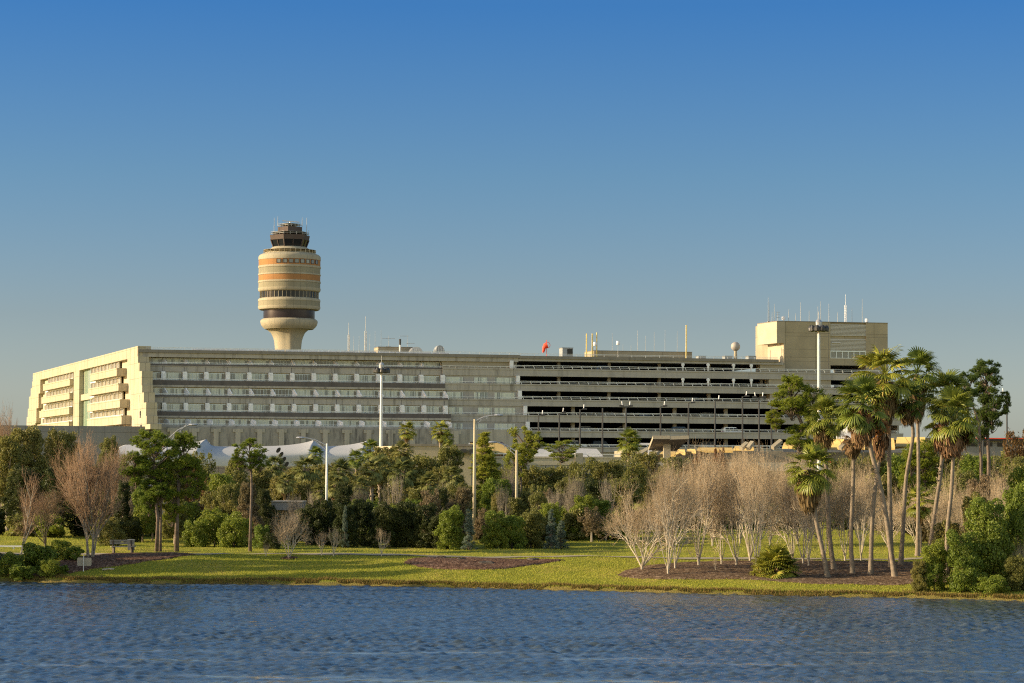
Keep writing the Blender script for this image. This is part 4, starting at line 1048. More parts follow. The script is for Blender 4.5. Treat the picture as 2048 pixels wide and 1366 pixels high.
def palm_trunk(pts, r0, r1, boots=False, seed=0):
    m = MB(); rr_ = random.Random(seed); n = 26; P_ = [Vector(p) for p in pts]
    # Catmull-Rom through given points
    def cr(t_):
        k = len(P_) - 1; x = t_ * k; i = min(int(x), k - 1); f = x - i; p0 = P_[max(i - 1, 0)]; p1 = P_[i]; p2 = P_[i + 1]; p3 = P_[min(i + 2, k)]
        return .5 * ((2 * p1) + (p2 - p0) * f + (2 * p0 - 5 * p1 + 4 * p2 - p3) * f * f + (3 * p1 - p0 - 3 * p2 + p3) * f ** 3)
    q = []; rad = []
    for i in range(n * 3 + 1):
        t_ = i / (n * 3); q.append(cr(t_)); fl = 1 + 1.0 * math.exp(-t_ * 16); rad.append((r0 + (r1 - r0) * t_) * fl * (1 + (.05 if i % 3 == 0 else -.02) + rr_.uniform(-.02, .02)))
    m.tube(q, rad, 10)
    if boots:
        for i in range(60):
            t_ = rr_.uniform(.45, 1); p_ = cr(t_); az = rr_.uniform(0, 2 * PI); d = Vector((math.cos(az), math.sin(az), .9)).normalized(); m.tube([p_, p_ + d * .3], [.06, .03], 4)
    return m
# ================================================================== planting
def mpp(D): return D / FPX
_n = [0]
def nxt(): _n[0] += 1; return _n[0]
def bush(px, ty, hw, D, mat, label, group=None, cat='shrub', name='shrub', coarse=False, zb=None, hscale=1.0):
    b = GD(px, D); H = Z_at(px, ty, D) - b.z; W = hw * mpp(D); k = nxt()
    e = empty(name, b, label, cat, group, rng.uniform(0, 6.28), (W / 2.75, W / 2.75 * rng.uniform(.9, 1.1), H / (3.95 if not coarse else 4.4)))
    me = (BUSHC if coarse else BUSH)[k % (2 if coarse else 4)]
    if H / W > 1.9 and not coarse:
        e.scale = (W / 2.75, W / 2.75, W / 2.75); hs = H / (W / 2.75); zs = hs * .60 / 3.95
        for j in range(2): inst('foliage', BUSH[(k + j) % 4], e, M[mat], (rng.uniform(-.5, .5), rng.uniform(-.5, .5), j * hs * .40), (0, 0, rng.uniform(0, 6)), (1.05 - .12 * j, 1.05 - .12 * j, zs))
    else: inst('foliage', me, e, M[mat])
    if True:  inst('stems', BSTEM[k % 2], e, M['bark_dark'])
    return e
def tree(px, ty, hw, D, mat, label, group=None, bot=.3, thin=False, bark='bark_grey', cat='tree', name='broadleaf_tree'):
    b = GD(px, D); H = Z_at(px, ty, D) - b.z; W = hw * mpp(D); k = nxt()
    e = empty(name, b, label, cat, group, rng.uniform(0, 6.28))
    me = (THIN if thin else TREEC)[k % (2 if thin else 4)]
    rx = 2.6 if thin else 3.55; rz = 5.0 if thin else 5.4
    Hc = H * (1 - bot)
    if Hc / W > 2.0 and not thin:
        nl = 3 if Hc / W > 3.4 else 2; hh = Hc / (1 + .62 * (nl - 1))
        for j in range(nl):
            sh = 1.08 - .16 * j; inst('crown', TREEC[(k + j) % 4], e, M[mat], (rng.uniform(-.25, .25) * W, rng.uniform(-.25, .25) * W, H * bot + j * hh * .62), (0, 0, rng.uniform(0, 6)), (W / rx * sh, W / rx * sh, hh / rz))
    else: inst('crown', me, e, M[mat], (0, 0, H * bot), (0, 0, rng.uniform(0, 6)), (W / rx, W / rx, H * (1 - bot) / rz))
    inst('trunk', TSTEM[k % 3], e, M[bark], (0, 0, 0), (0, 0, rng.uniform(0, 6)), (W / 3.2, W / 3.2, H / 8.6))
    return e
def bare(protos, refH, px, ty, hw, base, label, group=None, cat='bare tree', name='bare_tree', twig='bark_tan', limb='bark_pale', wref=None, k=None):
    b = G(*base) if isinstance(base, tuple) else GD(px, base); D = b.y; H = Z_at(px, ty, D) - b.z; q = protos[(nxt() if k is None else k) % len(protos)]
    sx = (hw * mpp(D)) / wref if wref else H / refH
    e = empty(name, b, label, cat, group, rng.uniform(0, 6.28), (sx, sx, H / refH))
    inst('limbs', q[0], e, M[limb]); inst('twigs', q[1], e, M[twig]); return e
def extent(me):
    a = np.empty(len(me.vertices) * 3, np.float32); me.vertices.foreach_get('co', a); a = a.reshape(-1, 3)
    return float(np.percentile(np.hypot(a[:, 0], a[:, 1]), 98)), float(a[:, 2].max())
EXT = {id(q): extent(q[1]) for grp in (MYR, BIGB, SMB, THK, SLIM, TANG) for q in grp}
def bareX(protos, px, ty, hw, base, label, group=None, k=None, **kw):
    q = protos[(nxt() if k is None else k) % len(protos)]; r_, h_ = EXT[id(q)]
    return bare([q], h_, px, ty, hw, base, label, group, wref=r_, k=0, **kw)
def pine(px, cty, cby, hw, base, pts, label, group=None, mat='g_pine', protos=PINE, refW=2.9, refH=4.1, r0=.16, cx=None, extra=()):
    """crown from picture rows cty..cby; trunk through picture points pts above base"""
    b = G(*base) if len(base) == 2 else GD(base[0], base[2]); D = b.y
    e = empty('pine_tree', b, label, 'pine tree', group)
    P_ = [Vector((0, 0, -.2))] + [Vector((P(x, y, D).x - b.x, rng.uniform(-.1, .1), P(x, y, D).z - b.z)) for x, y in pts]
    m = MB(); r0 *= .72; m.tube(P_, [r0 * 1.25] + [r0 * (1 - .6 * (i + 1) / len(P_)) for i in range(len(P_) - 1)], 8)
    m.build('trunk', M['bark_pine'], e, True)
    for (cx_, t_, bt, w) in [(cx if cx else px, cty, cby, hw)] + list(extra):
        k = nxt(); me, lm = protos[k % len(protos)]; z0_ = Z_at(cx_, bt, D) - b.z; z1_ = Z_at(cx_, t_, D) - b.z; W = w * mpp(D)
        s3 = (W / refW, W / refW, (z1_ - z0_) / refH); x_ = P(cx_, 900, D).x - b.x; rz = rng.uniform(0, 6)
        inst('crown', me, e, M[mat], (x_, 0, z0_ + .2), (0, 0, rz), s3); inst('branches', lm, e, None, (x_, 0, z0_ + .2), (0, 0, rz), s3)
    return e
def palm(base, ctr, pts, hw, skirt_y, label, D=None, r0=.17, mat='palm', group=None, sk='skirt', crown=None, sm=None, skw=1.0, name='fan_palm', boots=False, ry=1.0, wref=1.72, nocrown=False):
    b = G(*base) if D is None else GD(base[0], D); D = b.y; k = nxt()
    e = empty(name, b, label, 'palm tree', group)
    def q(x, y): p = P(x, y, D); return Vector((p.x - b.x, 0, p.z - b.z))
    c_ = q(*ctr); P_ = [Vector((0, 0, -.15))] + [q(*p) for p in pts] + [c_]
    palm_trunk(P_, r0 * .84, r0 * .66, boots, k).build('trunk', M['bark_palm'], e, True)
    me = crown or PC[k % 3]; s = hw * mpp(D) / wref * (1.12 if crown is None else 1)
    rz = rng.uniform(0, 6)
    inst('crown', me, e, M[mat], c_, (rng.uniform(-.08, .08), rng.uniform(-.08, .08), rz), (s, s, s * ry * .95))
    if skirt_y:
        L_ = c_.z - (P(ctr[0], skirt_y, D).z - b.z)
        inst('dead_fronds', sm or SK[k % 3], e, M[sk], c_ + Vector((0, 0, .05)), (0, 0, rng.uniform(0, 6)), (skw, skw, L_ / (2.3 if not sm else 1.1)))
    return e

# ---- right: group of tall fan palms
PG = 'tall fan palms on the mulch bed by the shore'
palm((1656.6, 1157), (1619, 938), [(1645, 1100), (1632, 1040), (1628, 1000)], 52, 1024, 'short leaning fan palm with a full brown skirt at the left of the palm group', r0=.16, mat='palm_y', group=PG, skw=1.0)
palm((1668.5, 1141), (1648.7, 838), [(1660, 1080), (1655, 1000), (1652, 930)], 44, 897, 'tall slim fan palm just behind the short leaning one', r0=.17, group=PG, skw=.95)
palm((1706, 1149), (1705, 886), [(1702, 1080), (1706, 980), (1707, 930)], 26, 918, 'straight grey palm trunk with a small brown withered head', r0=.15, group=PG, sk='skirt', mat='skirt', crown=PCS, sm=SKS, skw=.9, wref=1.0)
palm((1741.6, 1151), (1760, 856), [(1743, 1080), (1748, 1000), (1757, 930), (1765, 880)], 24, 918, 'slender curved palm trunk with a dry orange brown head behind the crossing trunks', r0=.15, group=PG, sk='skirt', mat='skirt_o', crown=PCS, sm=SKS, skw=.95, wref=1.0)
palm((1791, 1155), (1726, 812), [(1783, 1110), (1770, 1020), (1755, 950), (1742, 900)], 58, 890, 'fan palm leaning left across its neighbours, orange dead fronds under the crown', r0=.18, group=PG, sk='skirt', skw=1.15)
palm((1783, 1137), (1770, 752), [(1781, 1060), (1779, 960), (1778, 870), (1775, 800)], 64, 852, 'tallest straight fan palm with a wide windswept crown and dark brown skirt', r0=.17, group=PG, mat='palm_y', skw=1.1, ry=.95)
palm((1801, 1132), (1815, 800), [(1806, 1060), (1812, 960), (1822, 900), (1826, 860)], 40, 850, 'fan palm leaning right with a rough trunk beside the tallest pair', r0=.15, group=PG, skw=.8)
palm((1835, 1112), (1834, 748), [(1836, 1050), (1837, 950), (1836, 860)], 48, 842, 'very tall fan palm with a smooth straight pale trunk right of the tallest crown', r0=.155, group=PG, skw=.8)
palm((1841, 1090), (1839, 1004), [(1840, 1050)], 33, 1050, 'low young fan palm between the tall trunks above the dark shrub', D=166, r0=.13, mat='palm_y', group=PG, sm=SKS, skw=.8)
palm((1852, 1135), (1889, 792), [(1862, 1080), (1872, 1010), (1882, 940), (1886, 870)], 52, 850, 'dark green fan palm leaning right with a shaggy bark trunk, behind the lower crown', r0=.16, mat='palm', group=PG, boots=True, skw=.8)
palm((1892, 1120), (1902, 836), [(1895, 1060), (1903, 980), (1906, 900)], 58, 914, 'rightmost tall fan palm with a broad skirt of tan dead fronds', D=146, r0=.15, group=PG, skw=1.5)
# palmetto clump
b = G(1552, 1155); e = empty('palmetto', b, 'low yellow green palmetto clump in front of the bare tree bed', 'palmetto', None, 0)
for dx, dy, z_, s in ((0, 0, .55, 1.15), (.5, .2, .35, .9), (-.55, .1, .3, .9)): inst('fronds', PMT, e, M['palm_y'], (dx, dy, z_), (0, 0, rng.uniform(0, 6)), s * .86)
m = MB(); m.tube([(0, 0, -.1), (0, 0, .6)], [.2, .14], 8); m.build('stem', M['bark_palm'], e)
inst('dead_fronds', SKS, e, M['skirt'], (0, 0, .75), (0, 0, 1), (1.5, 1.5, .7))

# ---- crape myrtles
MG = 'bare pale barked myrtles on the mulch bed'
myr = [((1284, 1141), 1284, 945, 84, 'leftmost bare myrtle of the bed, its twigs spreading far left over the lawn'), ((1336, 1150), 1330, 883, 62, 'front bare myrtle second from the left, nearest the water'),
       ((1350, 1139), 1372, 903, 50, 'slimmer bare myrtle close behind the front one'), ((1397, 1133), 1405, 863, 60, 'bare myrtle standing at the left end of the bed middle with steep stems'),
       ((1443, 1131), 1446, 883, 52, 'bare myrtle near the middle of the bed, short trunk'), ((1473, 1133), 1478, 871, 52, 'bare myrtle just right of the bed middle'),
       ((1500, 1124), 1500, 868, 56, 'bare myrtle at the back edge of the bed near the path'), ((1513, 1142), 1520, 868, 62, 'bare myrtle beside the palmetto clump'),
       ((1585, 1124), 1590, 883, 50, 'bare myrtle at the back just right of the palmetto'), ((1606, 1129), 1605, 893, 45, 'bare myrtle behind the short leaning palm'),
       ((1617, 1134), 1622, 903, 45, 'small bare myrtle at the foot of the short leaning palm'), ((1649, 1124), 1650, 913, 45, 'bare myrtle between the first two palm trunks'),
       ((1690, 1122), 1692, 903, 48, 'bare myrtle behind the straight grey palm trunk'), ((1722, 1121), 1722, 898, 48, 'bare myrtle between the grey trunk and the curved trunk')]
for i, (bs, px, ty, hw, lb) in enumerate(myr): bareX(MYR, px, ty, hw * 1.12, bs, lb, MG, k=(3 if i == 0 else i % 3), name='crape_myrtle')
for i, (px, D_, ty, hw, lb) in enumerate([(1425, 178, 900, 60, 'bare tree in the second row behind the bed, left end'), (1640, 178, 930, 55, 'bare tree in the second row behind the first palms'), (1775, 176, 960, 60, 'bare tree in the second row behind the crossing palm trunks'), (1342, 176, 930, 50, 'bare tree in the second row behind the front myrtle'), (1540, 177, 892, 58, 'bare tree in the second row behind the bed, centre'), (1480, 180, 892, 58, 'bare tree in the second row, right of the centre'), (1595, 181, 905, 56, 'bare tree in the second row behind the short palm head'), (1720, 180, 925, 58, 'bare tree in the second row behind the curved palm trunk'), (1835, 172, 955, 58, 'bare tree in the second row below the low young palm'), (1880, 168, 960, 54, 'bare tree in the second row, right end, before the thicket')]):
    bareX(MYR, px, ty, hw, D_, lb, 'second row of bare trees behind the bed', k=i + 1, name='crape_myrtle')
# thin sapling
bareX(SMB, 1431, 1108, 7, (1431, 1143), 'tiny leafless sapling in the mulch between the myrtles', name='bare_sapling', cat='sapling')
# small bare myrtles in the lawn, left of centre
SG = 'small bare trees along the lawn edge'
for bs, px, ty, hw, lb, k in [((532, 1114), 533, 1083, 11, 'tiniest bare tree on the lawn, left of the bushy one', 0), ((578, 1117), 584, 1008, 42, 'largest bushy bare tree on the lawn, in front of the concrete shelter', 0),
                          ((643, 1111), 641, 1056, 18, 'bare lawn tree standing left in the close pair', 1), ((667, 1113), 669, 1047, 21, 'bare lawn tree standing right in the close pair', 0), ((763, 1113), 760, 1048, 18, 'lone bare tree on the lawn before the dark hedge', 1)]:
    bareX(SMB if ty > 1030 else THK, px, ty, hw, bs, lb, SG, k=k, name='small_bare_tree')
# ---- left bare trees
bareX(BIGB, 178, 845, 82, (180, 1116), 'big multi stemmed bare tree with rusty twig tips behind the blank board', k=0, twig='bark_rust', limb='bark_grey', name='bare_tree')
bareX(SLIM, 38, 925, 42, (38, 1118), 'slender pale bare tree rising from the left shrubs', k=0, twig='bark_rust', name='bare_tree')
bareX(MYR, 92, 965, 60, 172, 'low brown twiggy tree between the slender and the big bare trees', k=2, twig='bark_rust', limb='bark_dark', name='bare_tree')
bareX(BIGB, 5, 790, 40, 200, 'tall wispy bare tree cut by the left edge', k=1, twig='bark_rust', limb='bark_grey', name='bare_tree')
bareX(BIGB, 236, 880, 36, 185, 'bare tree with rusty twigs behind the right side of the big one', k=1, twig='bark_rust', limb='bark_grey', name='bare_tree')

# ---- pines
pine(310, 862, 955, 52, (313, 1103), [(316, 1040), (309, 980), (308, 930), (310, 900)], 'tall green pine, left of the pair, with a slim curved trunk', cx=308, extra=[(272, 905, 975, 36), (320, 950, 1010, 34)])
pine(330, 930, 985, 26, (320.5, 1103), [(321, 1050), (322, 990), (328, 950)], 'thin pine trunk close beside the left pine', r0=.12, extra=[(300, 960, 1030, 26)])
pine(366, 868, 955, 46, (353, 1103), [(354, 1040), (357, 980), (359, 930), (362, 900)], 'stout pine with a thick pale trunk right of the pair', r0=.2, extra=[(388, 930, 1000, 34), (345, 975, 1050, 34)])
pine(499, 875, 940, 42, (500, 1103), [(501, 1040), (503, 980), (502, 940), (500, 905)], 'lone open crowned pine left of the concrete shelter', protos=PINE_L, mat='g_pine', r0=.14, extra=[(478, 900, 940, 22), (520, 900, 945, 24)])
pine(1597, 752, 835, 48, (1640, 1000, 240), [(1618, 880), (1600, 840), (1580, 790), (1577, 775)], 'spreading pine with a strongly leaning trunk in front of the garage', mat='g_pine', r0=.28, cx=1583, extra=[(1625, 775, 850, 34), (1552, 822, 862, 24), (1600, 850, 905, 36)])
pine(1972, 720, 800, 40, (1977, 1010, 215), [(1978, 920), (1974, 840), (1972, 760)], 'tall dark pine standing against the sky right of the palms', mat='g_pine_d', r0=.26, extra=[(1985, 790, 862, 34), (1960, 820, 885, 24), (2012, 785, 825, 14)])
pine(1935, 745, 815, 28, (1963, 1010, 212), [(1962, 920), (1958, 850), (1940, 790)], 'darker half hidden pine squeezed between the palms and the tall pine', mat='g_pine_d', r0=.2, extra=[(1925, 830, 900, 26)])
pine(968, 868, 960, 40, (968, 1000, 205), [(969, 960), (968, 900)], 'feathery conifer right of the tan lamp pole', mat='g_cyp', protos=CONE, refW=2.1, refH=6.8, r0=.13, extra=[(975, 900, 1010, 46)])
pine(1048, 846, 930, 40, (1043, 1010, 208), [(1042, 950), (1044, 900)], 'yellow green open conifer with a pale trunk above the flyover', mat='g_cyp', protos=PINE_L, r0=.12, extra=[(1070, 862, 905, 26), (1030, 880, 960, 32)])
pine(1125, 880, 925, 42, (1120, 1010, 215), [(1120, 950), (1122, 915)], 'flat topped young pine in front of the flyover wall', mat='g_cyp', protos=PINE_L, r0=.1)
pine(955, 985, 1060, 26, (958, 1080, 185), [(957, 1040), (956, 1010)], 'small bright pine sapling at the foot of the tan pole', mat='g_pine', protos=CONE, refW=2.1, refH=6.8, r0=.08)
pine(1850, 880, 960, 40, (1848, 1010, 220), [(1850, 950), (1850, 910)], 'bushy pine seen between the tall palm trunks', mat='g_pine', r0=.15, extra=[(1822, 900, 990, 34), (1880, 940, 1010, 30)])
pine(1990, 960, 1010, 30, (1985, 1040, 200), [(1985, 1000)], 'young pine at the foot of the tall dark pine', mat='g_pine', r0=.1, extra=[(1935, 950, 1010, 34)])

# ---- mid ground sabal and fan palms
SBG = 'sabal palms rising from the tree belt'
for px, cy, D_, hw, lb in [(550, 934, 205, 27, 'sabal palm left of the white tent legs, round head'), (613, 940, 200, 34, 'sabal palm just left of the slim white lamp pole'), (682, 945, 195, 30, 'sabal palm right of the slim white lamp pole, bare trunk showing'),
        (671, 972, 188, 26, 'lower sabal palm with a booted trunk below the one right of the pole'), (743, 942, 196, 30, 'sabal palm, left of the close pair under the tent edge'), (760, 938, 199, 31, 'sabal palm, right of the close pair under the tent edge'),
        (806, 946, 198, 34, 'sabal palm with a dangling dry frond under the low tan wall'), (856, 972, 190, 30, 'low sabal palm at the right end of the row'), (806, 905, 215, 26, 'upper sabal palm in front of the low tan wall'), (572, 965, 192, 24, 'low sabal palm above the concrete shelter'), (640, 985, 190, 22, 'small sabal palm behind the slim white lamp pole'),
        (720, 975, 192, 24, 'small sabal palm filling the gap left of the close pair'), (905, 955, 196, 26, 'sabal palm just left of the tan lamp pole')]:
    palm((px, 1040), (px, cy), [(px - rng.uniform(-2, 2), (cy + 1040) / 2)], hw, cy + 34, lb, D=D_, r0=.17, mat='sabal', group=SBG, crown=SAB[_n[0] % 3], sm=SKS, skw=.7, boots=True, name='sabal_palm', wref=1.55)
for px, cy, D_, hw, sy, lb in [(630, 912, 225, 19, 930, 'small dark fan palm silhouetted on the white tent, left of the pole'), (740, 900, 228, 22, 0, 'fan palm overlapping the right peak of the white tent'), (713, 918, 222, 20, 0, 'feathery fan palm below the right tent peak'),
        (814, 862, 262, 19, 884, 'fan palm above the tan wall, left of two, before the stained podium'), (881, 862, 258, 21, 886, 'fan palm above the tan wall, right of two, with a reddish trunk'), (893, 878, 262, 16, 0, 'small fan palm tucked beside the reddish trunk one'), (1257, 884, 250, 26, 915, 'bright fan palm before the garage, left of the tilted canopy')]:
    palm((px, 1000), (px, cy), [(px, (cy + 1000) / 2)], hw, sy, lb, D=D_, r0=.2, mat='palm_y' if px in (814, 881, 1257) else 'palm', group='fan palms standing taller than the tree belt', sm=SKS, skw=.8, name='fan_palm', wref=1.72)

# ---- hedge line, front row
HG = 'dense shrubs of the hedge behind the lawn'
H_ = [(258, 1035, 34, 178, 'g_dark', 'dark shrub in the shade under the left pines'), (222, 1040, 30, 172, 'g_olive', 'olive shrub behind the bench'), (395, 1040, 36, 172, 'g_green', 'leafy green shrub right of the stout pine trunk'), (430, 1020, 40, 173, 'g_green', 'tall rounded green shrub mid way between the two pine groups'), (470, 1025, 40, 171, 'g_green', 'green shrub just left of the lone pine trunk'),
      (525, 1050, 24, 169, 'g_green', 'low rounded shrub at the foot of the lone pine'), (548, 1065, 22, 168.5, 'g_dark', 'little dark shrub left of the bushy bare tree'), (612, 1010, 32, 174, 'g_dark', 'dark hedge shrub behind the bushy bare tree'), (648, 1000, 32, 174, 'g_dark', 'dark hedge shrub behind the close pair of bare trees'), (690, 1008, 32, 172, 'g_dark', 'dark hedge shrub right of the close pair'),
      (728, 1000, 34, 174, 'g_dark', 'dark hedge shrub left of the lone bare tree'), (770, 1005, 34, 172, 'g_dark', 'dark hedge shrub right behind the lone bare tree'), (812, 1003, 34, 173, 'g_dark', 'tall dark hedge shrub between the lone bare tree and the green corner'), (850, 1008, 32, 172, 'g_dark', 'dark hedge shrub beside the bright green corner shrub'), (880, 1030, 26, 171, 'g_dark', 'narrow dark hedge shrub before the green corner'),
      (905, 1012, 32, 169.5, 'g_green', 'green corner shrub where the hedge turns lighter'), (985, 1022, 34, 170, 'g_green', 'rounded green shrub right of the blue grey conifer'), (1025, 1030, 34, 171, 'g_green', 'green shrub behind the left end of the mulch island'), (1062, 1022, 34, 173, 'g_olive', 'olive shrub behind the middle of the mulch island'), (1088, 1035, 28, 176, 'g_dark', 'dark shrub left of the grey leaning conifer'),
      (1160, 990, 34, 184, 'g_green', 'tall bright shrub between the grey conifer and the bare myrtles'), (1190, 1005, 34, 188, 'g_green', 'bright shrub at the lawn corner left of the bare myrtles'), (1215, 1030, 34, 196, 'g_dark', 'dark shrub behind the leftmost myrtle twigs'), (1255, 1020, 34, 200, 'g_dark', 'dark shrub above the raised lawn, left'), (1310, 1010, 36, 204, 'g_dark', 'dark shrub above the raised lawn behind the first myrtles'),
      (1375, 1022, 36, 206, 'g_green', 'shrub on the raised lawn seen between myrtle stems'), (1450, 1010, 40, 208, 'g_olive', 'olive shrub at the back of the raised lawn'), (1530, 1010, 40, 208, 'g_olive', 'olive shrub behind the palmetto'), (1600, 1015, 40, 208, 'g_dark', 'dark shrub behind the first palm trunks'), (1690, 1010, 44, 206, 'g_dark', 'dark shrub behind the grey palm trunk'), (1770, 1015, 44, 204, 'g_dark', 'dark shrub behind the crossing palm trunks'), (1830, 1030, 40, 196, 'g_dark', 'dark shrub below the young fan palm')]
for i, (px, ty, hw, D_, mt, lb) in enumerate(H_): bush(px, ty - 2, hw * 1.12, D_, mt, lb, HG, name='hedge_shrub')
# blue grey conifers
for px, ty, hw, D_, lb in [(938, 1018, 17, 168, 'blue grey columnar conifer in front of the green hedge'), (1103, 1018, 17, 171, 'blue grey leaning conifer, taller of two by the lawn corner'), (1122, 1042, 17, 172, 'squat blue grey conifer right of the taller one'), (690, 1012, 10, 171, 'small grey green conifer in front of the dark hedge')]:
    b = GD(px, D_); H = Z_at(px, ty, D_) - b.z; e = empty('cedar', b, lb, 'conifer', None, rng.uniform(0, 6)); me, lm = CONE[_n[0] % 2]; W = hw * mpp(D_)
    inst('crown', me, e, M['g_blue'], (0, 0, .1), (0, 0, 0), (W / 2.0, W / 2.0, H / 6.9)); inst('branches', lm, e, None, (0, 0, .2), (0, 0, 0), (W / 2.1, W / 2.1, H / 6.8))
# purple dark small tree left of the shelter
tree(535, 975, 26, 178, 'g_dark', 'small dark purplish tree against the left side of the concrete shelter', bot=.05)
# ---- tree belt behind the hedge
TG = 'broadleaf trees of the belt in front of the terminal'
T_ = [(15, 868, 42, 195, 'g_olive', 'olive tree at the left edge below the podium wall'), (62, 852, 46, 198, 'g_olive', 'olive tree in front of the cream end wall base'), (120, 858, 40, 200, 'g_olive', 'olive tree left of the big bare tree top'), (50, 930, 40, 188, 'g_dark', 'dark tree behind the slender bare tree'), (125, 940, 44, 186, 'g_dark', 'dark tree behind the stems of the big bare tree'),
      (200, 935, 44, 188, 'g_dark', 'dark leafy tree right of the big bare tree'), (245, 955, 40, 190, 'g_green', 'green tree between the big bare tree and the pines'), (400, 905, 36, 205, 'g_olive', 'sparse olive tree right of the stout pine'), (430, 955, 40, 195, 'g_green', 'green tree left of the lone pine crown'), (400, 965, 30, 188, 'g_red', 'small tree with red brown leaves beside the stout pine'),
      (388, 915, 18, 200, 'g_red', 'red leafed tree poking out at the right of the stout pine crown'), (465, 950, 36, 200, 'g_olive', 'olive tree under the lone pine crown'), (515, 945, 36, 202, 'g_olive', 'olive tree right of the lone pine trunk'), (560, 960, 34, 198, 'g_olive', 'olive tree above the concrete shelter roof'), (600, 965, 34, 197, 'g_olive', 'olive tree right above the shelter'),
      (640, 955, 34, 203, 'g_olive', 'olive tree behind the slim white lamp pole'), (700, 958, 38, 203, 'g_olive', 'olive tree behind the sabals right of the slim pole'), (745, 962, 38, 200, 'g_olive', 'olive tree behind the close pair of sabals'), (785, 915, 46, 215, 'g_olive', 'wide olive tree in front of the low tan wall'), (838, 905, 50, 218, 'g_olive', 'tallest olive brown tree below the two upper fan palms'),
      (800, 975, 40, 192, 'g_olive', 'olive tree above the dark hedge, left of centre'), (850, 985, 36, 190, 'g_olive', 'olive tree above the dark hedge'), (888, 935, 40, 205, 'g_olive', 'brownish tree left of the tan pole'), (920, 975, 36, 192, 'g_olive', 'olive tree behind the green corner shrub'), (995, 965, 36, 194, 'g_green', 'green tree right of the feathery conifer'),
      (1010, 930, 34, 210, 'g_olive', 'thin olive tree between the two pale poles'), (1075, 935, 46, 212, 'g_olive', 'wide olive tree in front of the flyover wall, left'), (1125, 928, 46, 214, 'g_olive', 'olive tree under the flat topped pine'), (1175, 922, 48, 212, 'g_olive', 'olive tree in front of the flyover wall, centre'), (1218, 930, 42, 208, 'g_olive', 'olive tree left of the bright fan palm'),
      (1258, 905, 40, 222, 'g_olive', 'sparse tree around the trunk of the bright fan palm'), (1040, 975, 40, 196, 'g_olive', 'brown green tree above the mulch island'), (1090, 985, 40, 194, 'g_brown', 'tree with dry brown leaves above the grey conifer'), (1140, 965, 40, 196, 'g_olive', 'olive tree above the bright shrub'), (1195, 965, 40, 200, 'g_dark', 'dark tree left behind the leftmost myrtle'), (1240, 960, 40, 204, 'g_olive', 'olive tree behind the leftmost myrtle top'),
      (1310, 940, 44, 225, 'g_olive', 'tree hidden behind the myrtle twigs, left'), (1400, 925, 50, 228, 'g_brown', 'brown tree hidden behind the myrtle twigs'), (1500, 930, 50, 226, 'g_brown', 'brown tree seen through the middle of the myrtle twigs'), (1590, 935, 46, 224, 'g_olive', 'tree behind the short leaning palm head'), (1680, 950, 46, 220, 'g_olive', 'olive tree behind the withered palm head'), (1760, 945, 46, 222, 'g_olive', 'olive tree behind the crossing trunks'),
      (1440, 890, 20, 236, 'g_red', 'reddish small tree topping the myrtle twigs below the garage'), (1395, 900, 16, 234, 'g_red', 'low reddish tree top beside the tilted canopy'), (1900, 960, 44, 210, 'g_olive', 'olive tree right of the rightmost palm trunk'), (2035, 850, 34, 205, 'g_red', 'red and green tree at the right edge'), (2030, 905, 44, 200, 'g_olive', 'olive tree at the right edge below the reddish one'), (1940, 1000, 44, 190, 'g_brown', 'brown tangled tree below the tall dark pine'), (1850, 985, 40, 200, 'g_dark', 'dark tree between the tall palm trunks'), (1730, 985, 40, 204, 'g_dark', 'dark low tree behind the curved palm trunk')]
T_ += [(218, 880, 28, 215, 'g_olive', 'narrow olive tree top hiding the left end of the white tent'), (1690, 905, 46, 236, 'g_olive', 'olive tree top below the gold roofs, before the wall'), (1745, 900, 44, 238, 'g_olive', 'olive tree top behind the leaning palm trunks'), (1800, 905, 42, 236, 'g_green', 'green tree top between the tall palm trunks, far back'), (1870, 900, 44, 238, 'g_olive', 'olive tree top behind the rightmost skirts'), (1930, 898, 44, 236, 'g_olive', 'olive tree top hiding the far low building'), (2000, 900, 46, 238, 'g_olive', 'olive tree top below the lone black lamp post'), (1350, 912, 46, 238, 'g_olive', 'olive tree top below the tilted canopy, right'),
      (655, 930, 34, 212, 'g_olive', 'taller olive tree top behind the sabals, before the white tent'), (590, 938, 32, 210, 'g_olive', 'olive tree top left of the slim white pole, before the white tent'), (760, 900, 38, 222, 'g_olive', 'olive tree top before the lit corner of the tan wall'), (905, 900, 34, 222, 'g_olive', 'olive tree top before the right half of the tan wall'), (350, 925, 40, 208, 'g_olive', 'olive tree top behind the pine pair'), (270, 935, 36, 206, 'g_olive', 'olive tree top left behind the pines'), (470, 925, 26, 215, 'g_olive', 'small olive crown before the tent, under the lone pine'),
       (1300, 905, 36, 240, 'g_olive', 'olive tree top before the foot of the tilted canopy'), (1925, 935, 46, 182, 'g_olive', 'olive thicket tree right of the palm trunks'), (1985, 950, 50, 176, 'g_brown', 'brown thicket tree below the tall dark pine'), (2045, 925, 46, 178, 'g_olive', 'olive thicket tree at the right edge'), (1880, 1000, 36, 172, 'g_brown', 'brown low thicket tree beside the last palm trunk'), (1960, 905, 40, 225, 'g_green', 'green tree top at the foot of the tall dark pine')]
for i, (px, ty, hw, D_, mt, lb) in enumerate(T_): tree(px, ty - (12 if 100 < px < 1280 else 4), hw * 1.2, D_, mt, lb, TG, bot=.12 if ty > 930 else .25, thin=(mt == 'g_red' or px in (400, 1010, 1258)), name='broadleaf_tree')
